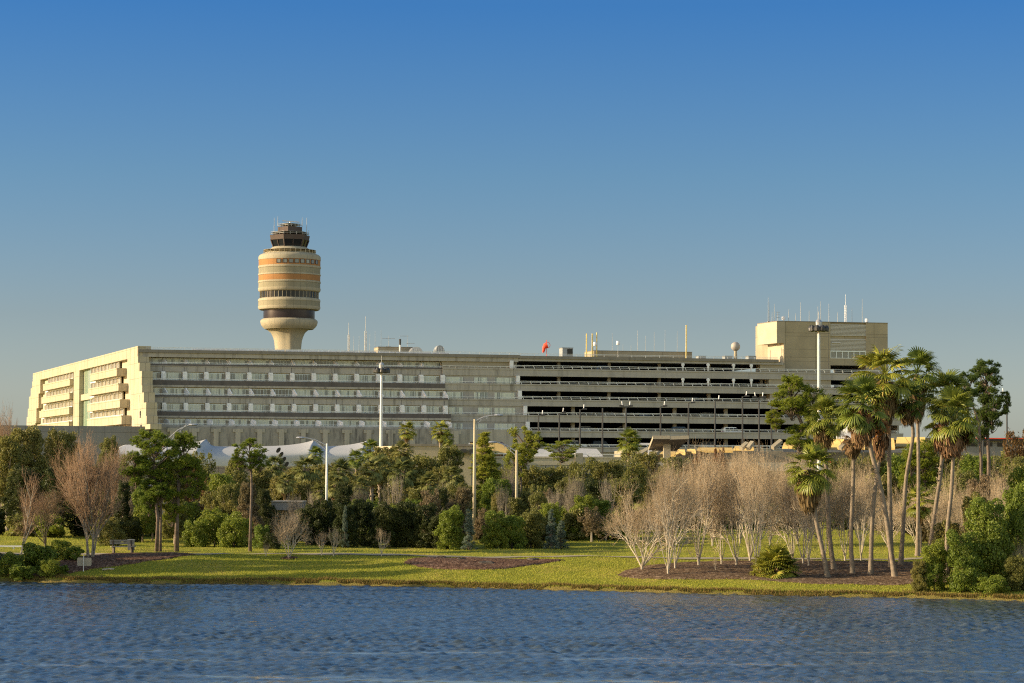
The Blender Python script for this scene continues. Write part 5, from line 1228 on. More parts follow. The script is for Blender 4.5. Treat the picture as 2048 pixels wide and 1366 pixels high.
for i, px in enumerate(range(205, 1240, 36)):
    if 540 < px < 612: continue
    D_ = rng.uniform(176, 187); tree(px + rng.uniform(-10, 10), rng.uniform(955, 1012), rng.uniform(24, 34), D_, rng.choice(['g_olive', 'g_olive', 'g_green', 'g_dark', 'g_brown']), 'small broadleaf tree crowded in just behind the hedge', 'small trees crowded behind the hedge', bot=.1, thin=(i % 3 == 0), name='small_broadleaf_tree')
for i, (px, ty) in enumerate([(420, 960), (590, 975), (625, 965), (720, 955), (790, 930), (880, 950), (1005, 950), (1020, 905), (1110, 960), (1150, 930), (1215, 935), (250, 945)]):
    bareX(THK if i % 2 else SMB, px, ty, rng.uniform(22, 32), rng.uniform(176, 196), 'thin leafless tree standing among the green crowns of the belt', 'leafless trees scattered through the belt', limb='bark_grey', twig='bark_grey', name='bare_tree')
# extra low belt plants that close the gaps under the crowns
UG = 'undergrowth shrubs under the tree belt'
for i, px in enumerate(range(-20, 1250, 62)):
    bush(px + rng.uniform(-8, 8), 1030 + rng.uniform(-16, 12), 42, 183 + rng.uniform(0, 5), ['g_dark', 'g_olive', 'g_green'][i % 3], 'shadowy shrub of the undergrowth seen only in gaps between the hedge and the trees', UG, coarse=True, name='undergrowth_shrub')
# ---- right shore bushes
RG = 'shrubs on the shore at the right'
for px, ty, hw, D_, mt, lb in [(1988, 992, 66, 141, 'g_bright', 'large bright green shrub at the right shore'), (1925, 1060, 48, 139.5, 'g_bright', 'bright green shrub left of the largest one at the water'), (2040, 965, 48, 142.5, 'g_green', 'green shrub cut by the right edge'), (1868, 1078, 38, 140.5, 'g_green', 'loose green shrub at the end of the mulch bed'),
        (1838, 1120, 24, 140, 'g_olive', 'low olive weeds beside the rightmost palm feet'), (1905, 1040, 44, 147, 'g_olive', 'olive shrub behind the bright ones'), (2035, 1110, 34, 139, 'g_olive', 'low olive shrub at the water by the right edge'), (1985, 1150, 40, 137.8, 'g_green', 'low green fringe bush hanging over the water')]:
    bush(px, ty, hw, D_, mt, lb, RG, name='shore_shrub')
bush(2045, 925, 52, 147, 'g_green', 'tall green shrub at the right edge, behind the one cut by the edge', RG, name='shore_shrub')
bush(1955, 985, 44, 146, 'g_olive', 'tall olive shrub just behind the large bright one', RG, name='shore_shrub')
for px, ty, hw, D_, lb in [(1935, 960, 60, 150, 'tangled bare shrub left above the bright green bush'), (2010, 890, 62, 156, 'big tangled bare shrub at the right edge'), (1895, 1000, 44, 152, 'tangled bare shrub beside the rightmost palm trunk'), (2040, 1060, 40, 141, 'leafless tangle low at the right edge'), (1975, 930, 55, 165, 'tall bare tangle under the dark pine'), (1905, 905, 50, 170, 'tall bare tangle right of the rightmost palm skirt'), (2035, 930, 55, 150, 'pale bare tangle above the green shrub at the edge'), (1960, 990, 50, 146, 'pale bare tangle just behind the bright shrub')]:
    bareX(TANG, px, ty, hw, D_, lb, 'tangled leafless shrubs at the right', name='tangled_shrub', cat='shrub')
# ---- left shore bushes
for px, ty, hw, base, mt, lb in [(78, 1085, 42, (78, 1140), 'g_bright', 'large lush green shrub at the left shore'), (28, 1105, 40, (28, 1150), 'g_green', 'green shrub at the left edge by the water'), (45, 1128, 34, (45, 1159), 'g_bright', 'low green shrub hanging over the water at the left'), (120, 1078, 38, (120, 1118), 'g_green', 'olive green shrub left of the blank board'), (100, 1118, 30, (100, 1152), 'g_green', 'small dark green shrub beside the bank'),
        (150, 1092, 26, (150, 1122), 'g_green', 'broad leaved shrub just left of the board post'), (128, 1130, 14, (128, 1148), 'g_bright', 'tiny bright plant on the bank left of the board'), (-20, 1100, 40, (5, 1140), 'g_dark', 'dark shrub mostly outside the left edge')]:
    bush(px, ty, hw, G(*base).y, mt, lb, 'shrubs on the shore at the left', name='shore_shrub', coarse=(mt == 'g_bright'))
for i, (x_, D_, h_, hw, mt) in enumerate([(-38.5, 143.5, 7.5, 55, 'g_dark'), (-42, 149.5, 11, 60, 'g_olive'), (-40, 155, 9.5, 50, 'g_dark'), (-47, 141.5, 13, 60, 'g_olive'), (-46, 145.5, 12, 60, 'g_dark'), (-38, 158.5, 7, 50, 'g_olive'), (-52, 152, 14, 60, 'g_dark')]):
    px = 1024 + FPX * x_ / D_; ty = 938 - (h_ + 1 - 7) / D_ * FPX

    tree(px, ty, 55, D_, mt, 'tree on the left bank just outside the picture, casting shade on the lawn', 'trees on the left bank', bot=.2)

# the belt and thicket go on past the right edge of the picture
for i, (px, ty, hw, D_, mt) in enumerate([(2110, 900, 60, 175, 'g_olive'), (2150, 860, 60, 200, 'g_green'), (2230, 890, 70, 185, 'g_olive'), (2330, 860, 70, 195, 'g_dark'), (2420, 900, 70, 180, 'g_olive'), (2540, 870, 80, 190, 'g_green'), (2680, 880, 80, 185, 'g_olive'), (2850, 870, 90, 190, 'g_dark')]):
    tree(px, ty, hw, D_, mt, 'broadleaf tree of the belt beyond the right edge of the picture', 'trees beyond the right edge', bot=.1)
for px, ty, D_ in [(2120, 1010, 143), (2220, 1020, 144), (2340, 1015, 145), (2480, 1020, 146)]: bush(px, ty, 70, D_, 'g_green', 'green shrub on the shore beyond the right edge of the picture', 'shrubs beyond the right edge', name='shore_shrub')
# ================================================================== man made things in front of and on the terminal
def part(mb, name, mat, par, smooth=False): return mb.build(name, mat, par, smooth)
# ---- high masts
def mast(px, ty, D, w_bot, w_top, head_hw, label, nl=8):
    b = GD(px, D); z1 = Z_at(px, ty, D) - b.z; e = empty('high_mast_light', b, label, 'light mast', 'tall light masts', 0)
    x1 = P(px, ty, D).x - b.x; k = mpp(D)
    # picture-true axis stays vertical
    m = MB(); n = 8; m.tube([(0, 0, -.3 + (z1 + .3) * i / n) for i in range(n + 1)], [(w_bot + (w_top - w_bot) * i / n) * k / 2 for i in range(n + 1)], 10); part(m, 'pole', M['metal_w'], e, True)
    hw = head_hw * k; zh = z1 - .3
    m = MB(); m.lathe([(hw * .38, zh - .25), (hw * .5, zh - .2), (hw * .5, zh + .05), (hw * .38, zh + .1)], n=16); m.lathe([(.05, zh), (hw * .3, zh + .1), (hw * .34, zh + .5), (hw * .2, zh + .75), (.03, zh + .78)], n=14); part(m, 'ring_head', M['metal'], e)
    m = MB(); m.tube([(0, 0, zh + .7), (0, 0, zh + 1.6)], .03, 5); part(m, 'lightning_rod', M['ant'], e)
    for j in range(nl):
        a = 2 * PI * j / nl + .2; m = MB(); T_ = Matrix.Rotation(a, 4, 'Z') @ Matrix.Translation((hw * .78, 0, zh - .12)) @ Matrix.Rotation(R(18), 4, 'Y')
        m.lathe([(.1, .28), (.30, .05), (.36, -.22), (.34, -.3)], n=10); m.box(-hw * .45, -.1, -.05, .05, .0, .1)
        m.v = [tuple(T_ @ Vector(v)) for v in m.v]; o = part(m, 'floodlight', M['black'], e)
mast(761, 733, 300, 7.6, 4.4, 16, 'tall pale light mast with a ring of dark floodlights, in front of the hotel wing')
mast(1638, 648, 262, 7.5, 5.2, 20, 'tall white light mast with a ring of dark floodlights, before the tan block', 9)
# ---- road lamps with long arms
def armlamp(px, ty, D, w0, w1, tip, mat, label, zb=None):
    b = GD(px, D); z1 = Z_at(px, ty, D) - b.z; k = mpp(D); e = empty('street_lamp', b, label, 'street lamp', 'long armed lamps by the road')
    m = MB(); m.tube([(0, 0, -.3), (0, 0, z1 * .5), (0, 0, z1)], [w0 * k / 2, (w0 + w1) * k / 4, w1 * k / 2], 10); part(m, 'pole', mat, e, True)
    t_ = P(tip[0], tip[1], D); tx, tz_ = t_.x - b.x, t_.z - b.z; m = MB()
    m.tube([(0, 0, z1 - .15), (tx * .5, 0, z1 + (tz_ - z1) * .62), (tx, 0, tz_)], .045, 6); m.tube([(0, 0, z1 - 1.1 * abs(tx) / 1.8 * .5), (tx * .5, 0, z1 + (tz_ - z1) * .42), (tx * .85, 0, tz_ - .02)], .035, 6)
    for f_ in (.3, .6): m.tube([(tx * f_, 0, z1 + (tz_ - z1) * f_ * 1.15), (tx * f_, 0, z1 - .45 + (tz_ - z1 + .45) * f_)], .025, 5)
    part(m, 'arm', M['metal'], e)
    m = MB(); s = 1 if tx > 0 else -1; m.lathe([(.03, .07), (.12, .05), (.15, -.03), (.10, -.09), (.02, -.1)], n=10); m.v = [(tx + s * .25 + x * 2.3, y, tz_ + z) for x, y, z in m.v]; part(m, 'lamp_head', M['metal'], e)
armlamp(948.5, 838, 184, 8.6, 4.6, (990, 830), M['pole_tan'], 'thick tan concrete lamp pole with its arm pointing right, left of the feathery conifer')
armlamp(1033, 900, 190, 6.5, 5, (992, 884), M['pole_tan'], 'shorter tan lamp pole with its arm pointing left, below the open conifer')
armlamp(653, 887, 186, 5.2, 4.2, (608, 875), M['metal_w'], 'slim white lamp pole with its arm pointing left, in front of the white tent')
armlamp(332, 876, 190, 5, 4, (380, 849), M['metal'], 'grey lamp pole hidden in the pine crowns, its arm showing above them')
armlamp(296, 985, 205, 4.5, 4, (262, 972), M['metal_w'], 'short grey white lamp pole behind the left pines')
# ---- flyover and its lamps
FD = 302.0
e = empty('flyover', (0, 0, 0), 'long concrete flyover with a cream lit parapet in front of the garage', 'bridge'); zt_ = P(1200, 914, FD).z; k = mpp(FD)
xa, xb = X_at(975, FD), X_at(1246, FD)
m = MB(); m.box(xa, xb, FD, FD + .4, zt_ - 1.0, zt_); m.box(xa, xb, FD - .08, FD + .48, zt_ - .18, zt_ + .03); part(m, 'parapet', M['cream_pl'], e)
m = MB(); m.box(xa - 3, X_at(1760, FD), FD + .42, FD + 95, zt_ - 1.9, zt_ - .95); m.box(xa, xb, FD + .1, FD + .41, zt_ - 1.7, zt_ - 1.02); part(m, 'deck', M['conc'], e)
m = MB(); x = X_at(1158, FD); m.box(x - .45, x + .45, FD - .3, FD + .5, zt_ - 1.0, zt_ + .45); part(m, 'parapet_post', M['tan_pl'], e)
m = MB(); m.box(xa, xb, FD + .15, FD + .22, zt_ + .3, zt_ + .38)
x = xa
while x < xb: m.box(x, x + .07, FD + .15, FD + .22, zt_, zt_ + .34); x += 1.9
part(m, 'handrail', M['rail'], e)
for px in (1000, 1080, 1160, 1240, 1320, 1420, 1520, 1640): m = MB(); x = X_at(px, FD); m.box(x - .6, x + .6, FD + 1.2, FD + 3, 1, zt_ - 1.85); part(m, 'pier', M['cream_pl'], e)
m = MB(); m.box(X_at(1246.5, FD), X_at(1760, FD), FD - .1, FD + .41, zt_ - 1.6, zt_ - .55); part(m, 'side_wall', M['conc'], e)
tag(inst('road', (lambda mb: (mb.box(xa - 3, X_at(1760, FD), FD + .5, FD + 90, zt_ - .94, zt_ - .85), mb.mesh('road', M['darkband']))[1])(MB())), kind='structure')
def blacklamp(px, ty, arms, i, D=372):
    b = Vector((P(px, 860, D).x, D, zt_ - .85)); z1 = Z_at(px, ty, D) - b.z
    e = empty('lamp_post', b, i, 'lamp post', 'black lamp posts in front of the garage'); m = MB(); m.tube([(0, 0, 0), (0, 0, z1)], [.15, .10], 8); part(m, 'pole', M['black'], e)
    m = MB(); m.tube([(0, 0, 0), (0, 0, .5)], .25, 8); part(m, 'base', M['black'], e)
    for s in arms:
        m = MB(); m.box(min(0, s * .7), max(0, s * .7), -.04, .04, z1 - .05, z1 + .03); m.box(min(s * .35, s * 1.0), max(s * .35, s * 1.0), -.22, .22, z1 - .02, z1 + .2); part(m, 'lamp_head', M['black'], e)
        m = MB(); m.tube([(s * .55, 0, z1 + .2), (s * .62, 0, z1 + .75)], [.06, .09], 5); part(m, 'bird_spike', M['white'], e)
BL = [(1077, 831, (1,), 'leftmost lamp post with one head'), (1118.5, 826, (1,), 'second lamp post from the left, one head'), (1160, 819, (1,), 'third lamp post from the left, one head'), (1205, 816, (), 'lamp post with no head, a bare black pole'), (1252, 813, (-1, 1), 'lamp post with two heads left of the tilted canopy'),
      (1321, 813, (1,), 'lamp post just behind the tilted canopy'), (1377, 806, (1,), 'lamp post just right of the tilted canopy'), (1430, 801, (1,), 'lamp post left of the white parked car'), (1485, 793, (1,), 'tall lamp post right of the white parked car'), (1518, 795, (-1, 1), 'tall two headed lamp post near the leaning pine'), (1543, 800, (1,), 'lamp post partly behind the leaning pine')]
for px, ty, ar, lb in BL: blacklamp(px, ty, ar, 'black ' + lb + ', before the garage')
for px, ty, ar, lb in [(2014, 786, (-1,), 'lone black lamp post against the sky at the right'), (1966, 792, (-1,), 'black lamp post beside the tall dark pine crown')]: blacklamp(px, ty, ar, lb, 390)
# ---- tensile tent
TDp = 330.0
te = empty('tensile_canopy', (0, 0, 0), 'long white tensile fabric canopy with pointed peaks below the stained podium', 'canopy')
def tent(xp0, peaks, xp1, ytop, ybot, D, par, depth=9, N=150):
    zt0, zb0 = P(600, ytop, D).z, P(600, ybot, D).z; V = []; F = []; NV = 20; SL = .27
    def xat(px): r = ray(px, 900); k = (D - SL * X_at(475, D)) / (r.y - SL * r.x); return r.x * k
    xa_, xb_ = xat(xp0), xat(xp1); xm = X_at(475, D)
    pk = [(xat(p_), h_) for p_, h_ in peaks]
    for i in range(N + 1):
        x = xa_ + (xb_ - xa_) * i / N; horn = 0; sh = 0
        for xq, h_ in pk:
            dx = x - xq
            if dx <= 0: horn = max(horn, h_ * math.exp(dx / 2.6)); sh = max(sh, math.exp(dx / 7.5))
            else: horn = max(horn, h_ * math.exp(-dx / .35))
        for j in range(NV + 1):
            v = j / NV; z = zb0 + (zt0 - zb0) * (1 - (1 - v) ** 1.25) + horn * v ** 3
            y = D + SL * (x - xm) - depth * .3 + depth * v ** 3.2 - sh * 5.5 * math.sin(PI * min(1, v * 1.02)) * v * v
            V.append((x, y, z))
    for i in range(N):
        for j in range(NV): a = i * (NV + 1) + j; F.append((a, a + NV + 1, a + NV + 2, a + 1))
    me = np_mesh('fabric', V, F, M['tent'], True); o = inst('fabric', me, par); sd = o.modifiers.new('thickness', 'SOLIDIFY'); sd.thickness = .06; return o
tent(236, [(402, 1.0), (625, 1.1), (731, 1.0), (300, .6)], 752, 893, 934, TDp, te)
m = MB()
for px in (402, 625, 731): x = X_at(px, TDp); m = MB(); m.tube([(x, TDp + 6.5, 2), (x, TDp + 7.8, P(px, 884, TDp).z)], [.25, .15], 8); part(m, 'mast', M['metal_w'], te)
m = MB(); pts_ = [(553, 895), (558, 903), (565, 913), (570, 923), (577, 933)]
for (px, py), nx_ in zip(pts_[:4], pts_[1:]):
    zz0, zz1 = P(px, py, TDp - 7).z, P(nx_[0], nx_[1], TDp - 7).z; m = MB(); c0 = Vector((P((px + nx_[0]) / 2, 910, TDp - 2.6).x, TDp - 2.2 - (py - 895) / 38 * 1.6, (zz0 + zz1) / 2 - .05))
    for sgn in (1,):
        N_ = 14; b0 = len(m.v)
        for yy in (0, -.12):
            for j in range(N_): a = 2 * PI * j / N_; m.v.append(tuple(c0 + Vector((.27 * math.cos(a) - .42 * math.sin(a) * -.35, yy + .6, .36 * math.sin(a)))))
        m.f.append(tuple(range(b0 + N_, b0 + 2 * N_))); m.m.append(0)
        for j in range(N_): m.f.append((b0 + j, b0 + (j + 1) % N_, b0 + N_ + (j + 1) % N_, b0 + N_ + j)); m.m.append(0)
    part(m, 'oval_opening', M['glass_dark'], te)
m = MB(); m.box(X_at(200, 322), X_at(752, 322), 342, 342.5, 1, P(600, 934, 330).z); part(m, 'base_wall', M['podium2'], te)
# ---- low tan wall building
e = empty('tan_service_building', (0, 0, 0), 'low tan flat roofed building between the white tent and the gold roof', 'building'); D = 292
zz = P(850, 892, D).z; m = MB(); m.box(X_at(797, D), X_at(942, D), D, D + 14, 1, zz); part(m, 'wall', M['tan_pl'], e)
m = MB(); q = [(X_at(797.2, D), D + .02), (X_at(797.2, D), D + 10), (X_at(757, D + 9), D + 12), (X_at(752, D + 8), D + 8)]; q = [(X_at(750, D + 9), D + 9), (X_at(797, D), D + .01), (X_at(797, D), D + 12), (X_at(750, D + 9), D + 12)]
m.hexa([(x, y, 1) for x, y in q] + [(x, y, zz) for x, y in q]); part(m, 'angled_wall', M['cream_pl'], e)
m = MB(); m.box(X_at(797, D) - .0, X_at(942, D) + .1, D - .12, D + 14, zz + .001, zz + .25); part(m, 'coping', M['conc_roof'], e)
for px in (766, 785, 907, 927, 944): m = MB(); x = X_at(px, D); yy = D if px > 797 else D + 5; m.box(x - .3, x + .3, yy - .9, yy, zz - .75, zz - .35); m.box(x - .32, x - .15, yy - .91, yy, zz - .95, zz - .74); part(m, 'wall_lamp', M['black'], e)
# ---- gold hip roof
e = empty('gold_roofed_pavilion', (0, 0, 0), 'small pavilion with a gold hip roof left of the flyover', 'building'); D = 345
def pp(px, py, dd=0): p_ = P(px, py, D + dd); return (p_.x, p_.y, p_.z)
r0_, r1_ = pp(940, 885.5, 5), pp(1003, 885.5, 5); a_, b_ = pp(932, 909, -2), pp(1037, 909, -2); c_, d_ = (b_[0], D + 12, b_[2]), (a_[0], D + 12, a_[2])
m = MB(); m.face([a_, b_, r1_, r0_]); m.face([b_, c_, r1_]); m.face([c_, d_, r0_, r1_]); m.face([d_, a_, r0_]); m.face([a_, d_, c_, b_]); part(m, 'roof', M['gold'], e)
m = MB(); m.tube([r1_, b_], .16, 5); m.tube([r0_, r1_], .14, 5); part(m, 'ridge_cap', M['darkband'], e)
m = MB(); m.box(a_[0] + .6, b_[0] - .6, D, D + 11, 2, a_[2] - .02); part(m, 'wall', M['cream_pl'], e)
m = MB(); q0, q1, q2 = pp(934, 893, -2.4), pp(944, 893, -2.4), pp(938, 885, -2.4); m.face([q0, q1, q2]); m.face([(x, y + 2.5, z) for x, y, z in (q0, q2, q1)])
for u_, v_ in ((q0, q1), (q1, q2), (q2, q0)): m.face([u_, (u_[0], u_[1] + 2.5, u_[2]), (v_[0], v_[1] + 2.5, v_[2]), v_])
part(m, 'dormer', M['white'], e)
# ---- white canopies by the flyover
for (x0, x1, yt, yb_, lb) in [(1070, 1112, 898, 914, 'small white canopy roof above the flyover parapet, left'), (1150, 1207, 897, 914, 'larger white sloping canopy above the flyover parapet, right of the post')]:
    e = empty('white_canopy', (0, 0, 0), lb, 'canopy', 'white canopies above the flyover'); D = 325
    p0, p1, p2, p3 = P(x0, yb_, D), P(x1, yb_ - 1, D), P(x1 - 12, yt, D), P(x0, yt - 1, D); m = MB(); off = Vector((0, 6, 0))
    m.hexa([tuple(v) for v in (p0, p1, p1 + off, p0 + off)] + [tuple(v) for v in (p3 + Vector((0, 3, 0)), p2 + Vector((0, 3, 0)), p2 + off, p3 + off)]); part(m, 'roof', M['tent'], e)
    m = MB(); m.box(p0.x + .2, p0.x + .4, D + 1, D + 1.2, zt_ - .85, p0.z); m.box(p1.x - .4, p1.x - .2, D + 1, D + 1.2, zt_ - .85, p0.z); part(m, 'leg', M['metal_w'], e)
# ---- tilted concrete canopy
e = empty('tilted_canopy', (0, 0, 0), 'tan tilted concrete canopy in two wings on a stout post, before the garage', 'canopy'); D = 318
def slab(q, th, mat, nm):
    m = MB(); q = [Vector(v) for v in q]; n_ = (q[1] - q[0]).cross(q[3] - q[0]).normalized() * th; m.hexa([tuple(v) for v in q] + [tuple(v + n_) for v in q]); return part(m, nm, mat, e)
A0, A1 = P(1306, 878, D), P(1340, 878, D); A2, A3 = P(1329, 902, D + 7), P(1297, 901, D + 7); slab([A0, A1, A2, A3], .45, M['tan_pl'], 'wing')
A0, A1 = P(1340.5, 879, D), P(1378, 878, D); A2, A3 = P(1353, 902, D + 7), P(1329.5, 902, D + 7); slab([A0, A1, A2, A3], .45, M['tan_pl'], 'wing')
m = MB(); x = X_at(1334, D + 3); m.box(x - .45, x + .45, D + 3, D + 4, 2, P(1334, 886, D + 3).z); part(m, 'post', M['cream_pl'], e)
m = MB(); x = X_at(1300, D + 5); m.box(x - .25, x + .25, D + 5, D + 5.6, 2, P(1300, 900, D + 5).z); part(m, 'post', M['white'], e)
m = MB(); x0, x1 = X_at(1283, D), X_at(1304, D); m.box(x0, x1, D + 5, D + 5.4, P(1300, 889.5, D + 5).z, P(1300, 886, D + 5).z); part(m, 'beam', M['white'], e)
m = MB(); m.box(X_at(1289, 312), X_at(1296, 312), 312, 313, 1, P(1290, 911, 312).z); part(m, 'wall_end', M['cream_pl'], e)
# ---- gold fabric roofs along the ramp
e = empty('gold_ramp_roofs', (0, 0, 0), 'row of low sloping gold roof panels running right behind the myrtle tops', 'roof'); D = 345
for (x0, x1, y0, y1) in [(1277, 1300, 900, 911), (1304, 1352, 903, 909), (1352, 1371, 899, 906), (1372, 1392, 898, 904), (1393, 1466, 895, 901), (1467, 1508, 892, 897), (1565, 1598, 885, 893), (1600, 1640, 884, 896), (1655, 1690, 878, 899), (1691, 1730, 882, 899), (1731, 1790, 876, 897), (1791, 1852, 874, 893)]:
    m = MB(); q = [P(x0, y1, D + 4), P(x1, y1, D - 3), P(x1 - 2, y0, D + 1), P(x0 + 3, y0, D + 8)]; o_ = Vector((0, .5, -.3)); m.hexa([tuple(v) for v in q] + [tuple(v + o_) for v in q]); part(m, 'roof_panel', M['gold'], e)
for (x0, y0, x1, y1) in [(1276, 911, 1296, 899), (1310, 908, 1322, 897), (1482, 897, 1494, 887), (1496, 897, 1505, 885), (1545, 896, 1562, 882), (1680, 897, 1700, 880)]:
    m = MB(); p0, p1 = P(x0, y0, D - 4), P(x1, y1, D - 3); m.tube([p0, p1], .38, 4); part(m, 'slanting_rib', M['tan_pl'], e)
m = MB(); m.box(X_at(1246, D), X_at(1860, D), D + 5, D + 30, 2, P(1500, 901, D).z); part(m, 'base_wall', M['tan_pl'], e)
m = MB(); m.box(X_at(1560, D), X_at(1860, D), D - 3.5, D - 3.2, P(1700, 905, D).z, P(1700, 900, D).z); part(m, 'fascia_beam', M['podium2'], e)
# white peak tent behind palms
te2 = empty('peaked_tent', (0, 0, 0), 'white peaked fabric tent showing behind the palm skirts', 'canopy'); D = 362
V_ = MB(); pk = P(1709, 828, D); ring = []
for lev, (rr_, zz_) in enumerate([(.25, 0), (.9, -1.6), (2.0, -2.6), (3.6, -3.2), (5.2, -3.6)]):
    ring.append((rr_, zz_))
V_.lathe([(r_, z_) for r_, z_ in ring][::-1], c=(pk.x, pk.y, pk.z), n=24); part(V_, 'fabric', M['tent'], te2, True); m = MB(); m.tube([(pk.x, pk.y, 2), (pk.x, pk.y, pk.z)], .15, 8); part(m, 'mast', M['metal_w'], te2)
# distant low building at the right
e = empty('low_rental_building', (0, 0, 0), 'low dark roofed building far behind the pines at the right edge', 'building'); D = 400
m = MB(); m.box(X_at(1870, D), X_at(2120, D), D, D + 25, 1, P(1990, 882, D).z); part(m, 'wall', M['podium2'], e)
m = MB(); m.box(X_at(1865, D), X_at(2125, D), D - 1, D + 26, P(1990, 881.9, D).z, P(1990, 876, D).z); part(m, 'roof', M['darkband'], e)
m = MB(); m.box(X_at(1930, D), X_at(2125, D), D - 1.2, D - 1.02, P(1990, 878, D).z, P(1990, 876, D).z); part(m, 'roof_edge', M['red'], e)
for px in (1905, 1935, 1965, 1995): m = MB(); m.box(X_at(px, D), X_at(px + 20, D), D - .06, D + .1, P(1990, 893, D).z, P(1990, 885, D).z); part(m, 'window', M['glass_dark'], e)

# ---- vehicles
def car(name, label, loc, rz, body, L_=4.8, H=1.85, kind='suv', group=None):
    e = empty(name, loc, label, 'car', group, rz); W = 1.9; h = L_ / 2
    prof = {'suv': [(-h, .35), (-h, 1.0), (-h + .15, 1.15), (-h + .25, H - .1), (-h + .5, H), (h - 2.0, H), (h - 1.35, 1.15), (h - .2, 1.02), (h, .85), (h, .35)],
            'sedan': [(-h, .3), (-h, .9), (-h + .9, 1.0), (-h + 1.5, 1.42), (h - 2.1, 1.45), (h - 1.3, .98), (h - .15, .85), (h, .7), (h, .3)]}[kind]
    m = MB(); n = len(prof); a = [(x, -W / 2 + (.12 if z > 1.2 else 0), z) for x, z in prof]; b_ = [(x, W / 2 - (.12 if z > 1.2 else 0), z) for x, z in prof]
    m.face(a); m.face(b_[::-1])
    for i in range(n): j = (i + 1) % n; m.face([a[i], b_[i], b_[j], a[j]])
    part(m, 'body', body, e)
    top = H if kind == 'suv' else 1.45
    x0, x1 = (-h + .45, h - 1.7) if kind == 'suv' else (-h + 1.35, h - 1.75)
    for s in (-1, 1):
        y = s * (W / 2 - .045); m = MB(); w3 = (x1 - x0) / 3
        for k_2 in range(3):
            xa_, xb_ = x0 + k_2 * w3 + .05, x0 + (k_2 + 1) * w3 - .05; m.hexa([(xa_, y - .05, 1.12), (xb_ + (.25 if k_2 == 2 else 0), y - .05, 1.12), (xb_ + (.25 if k_2 == 2 else 0), y + .05, 1.12), (xa_, y + .05, 1.12), (xa_, y - .05 - s * .06, top - .14), (xb_, y - .05 - s * .06, top - .14), (xb_, y + .05 - s * .06, top - .14), (xa_, y + .05 - s * .06, top - .14)])
        part(m, 'side_windows', M['glass_dark'], e)
    for x in (-h + .95, h - .95):
        for s in (-1, 1):
            m = MB(); m.tube([(x, s * (W / 2 - .2), .36), (x, s * (W / 2 + .02), .36)], .36, 14); o = part(m, 'wheel', M['tyre'], e)
            m = MB(); m.tube([(x, s * (W / 2 - .1), .36), (x, s * (W / 2 + .035), .36)], .2, 10); r_ = part(m, 'rim', M['metal'], o)
    for s in (-1, 1):
        m = MB(); m.box(h - .06, h + .02, s * .7 - .16, s * .7 + .16, .68, .84); part(m, 'headlight', M['metal_w'], e)
        m = MB(); m.box(-h - .02, -h + .06, s * .78 - .1, s * .78 + .1, .75, 1.05); part(m, 'tail_light', M['redlens'], e)
    return e
def gcar(px, lev, body, lb, kind='suv', flip=False, n=2.4):
    nn = GST * (lev + 1) - n; s = BP(px, 800, nn)[0]; p_ = Bw(s, nn, gz[lev][3] + .56); car('parked_car', lb, p_, FA + (PI if flip else 0), body, kind=kind, H=1.88, group='cars parked in the garage')
gcar(1466, 4, M['carwhite'], 'white four door off road car parked behind the railing near the right of the garage', n=1.9)
gcar(1212, 0, M['cardark'], 'dark blue car on the top covered deck of the garage')
gcar(1364, 4, M['cardark'], 'dim dark car left of the white one on the same deck')
gcar(1408, 4, M['carsilver'], 'dim silver car between the white one and the dark one', 'sedan', n=6)
gcar(1175, 4, M['carsilver'], 'dim silver car on the fifth deck near the left end', n=6)
gcar(1150, 5, M['carwhite'], 'white car in the lowest visible deck behind the conifer tops', n=4)
gcar(1290, 3, M['cardark'], 'dark car on the fourth deck above the bright fan palm', 'sedan', n=4)
for px, lev, bd, lb, kd, n_ in [(1100, 4, 'cardark', 'dim dark car at the left end of the fifth deck', 'sedan', 7), (1255, 4, 'carsilver', 'dim silver car on the fifth deck behind the two headed lamp post', 'suv', 7), (1330, 0, 'carsilver', 'dim silver car on the top covered deck near the middle', 'suv', 8), (1440, 1, 'carsilver', 'dim silver car on the second deck behind the forked brackets', 'suv', 8), (1180, 2, 'carsilver', 'dim silver car on the third deck near the left', 'sedan', 8), (1390, 2, 'cardark', 'dim dark car on the third deck right of the middle', 'suv', 6), (1225, 3, 'carsilver', 'dim silver car on the fourth deck left of the dark one', 'suv', 8), (1420, 3, 'carsilver', 'dim silver car on the fourth deck near the right lamp posts', 'suv', 7), (1420, 5, 'carsilver', 'dim silver car on the lowest deck behind the gold roofs', 'suv', 6), (1205, 5, 'cardark', 'dim dark car on the lowest deck above the white canopy', 'suv', 5)]: gcar(px, lev, M[bd], lb, kd, n=n_)
# car at the ramp, seen between palms
b = P(1672, 903, 330); car('parked_car', 'red car glimpsed between palm trunks below the gold roofs', (b.x, 330, zt_ - 1.75), .1, M['red'], kind='sedan')
# bus behind the pines
b = GD(284, 215); e = empty('bus', b, 'blue and white coach nose glimpsed between the left pines', 'bus', None, 0); z0_ = Z_at(284, 1064, 215) - b.z; z1_ = Z_at(284, 1036, 215) - b.z; hw_ = 12 * mpp(215) * 2
m = MB(); pr = [(-1.25, .35), (-1.25, 2.6), (-1.0, 3.05), (1.0, 3.05), (1.25, 2.6), (1.25, .35)]
a = [(x, 0, z) for x, z in pr]; c_ = [(x, 11, z) for x, z in pr]; m.face(a[::-1]); m.face(c_)
for i in range(6): j = (i + 1) % 6; m.face([a[i], a[j], c_[j], c_[i]])
part(m, 'body', M['cargold'], e); m = MB(); m.box(-1.1, 1.1, -.05, .05, 1.1, 2.35); part(m, 'windscreen', M['glass_dark'], e)
m = MB(); m.box(-1.0, 1.0, -.06, .06, 2.5, 2.85); part(m, 'roof_cap', M['carwhite'], e)
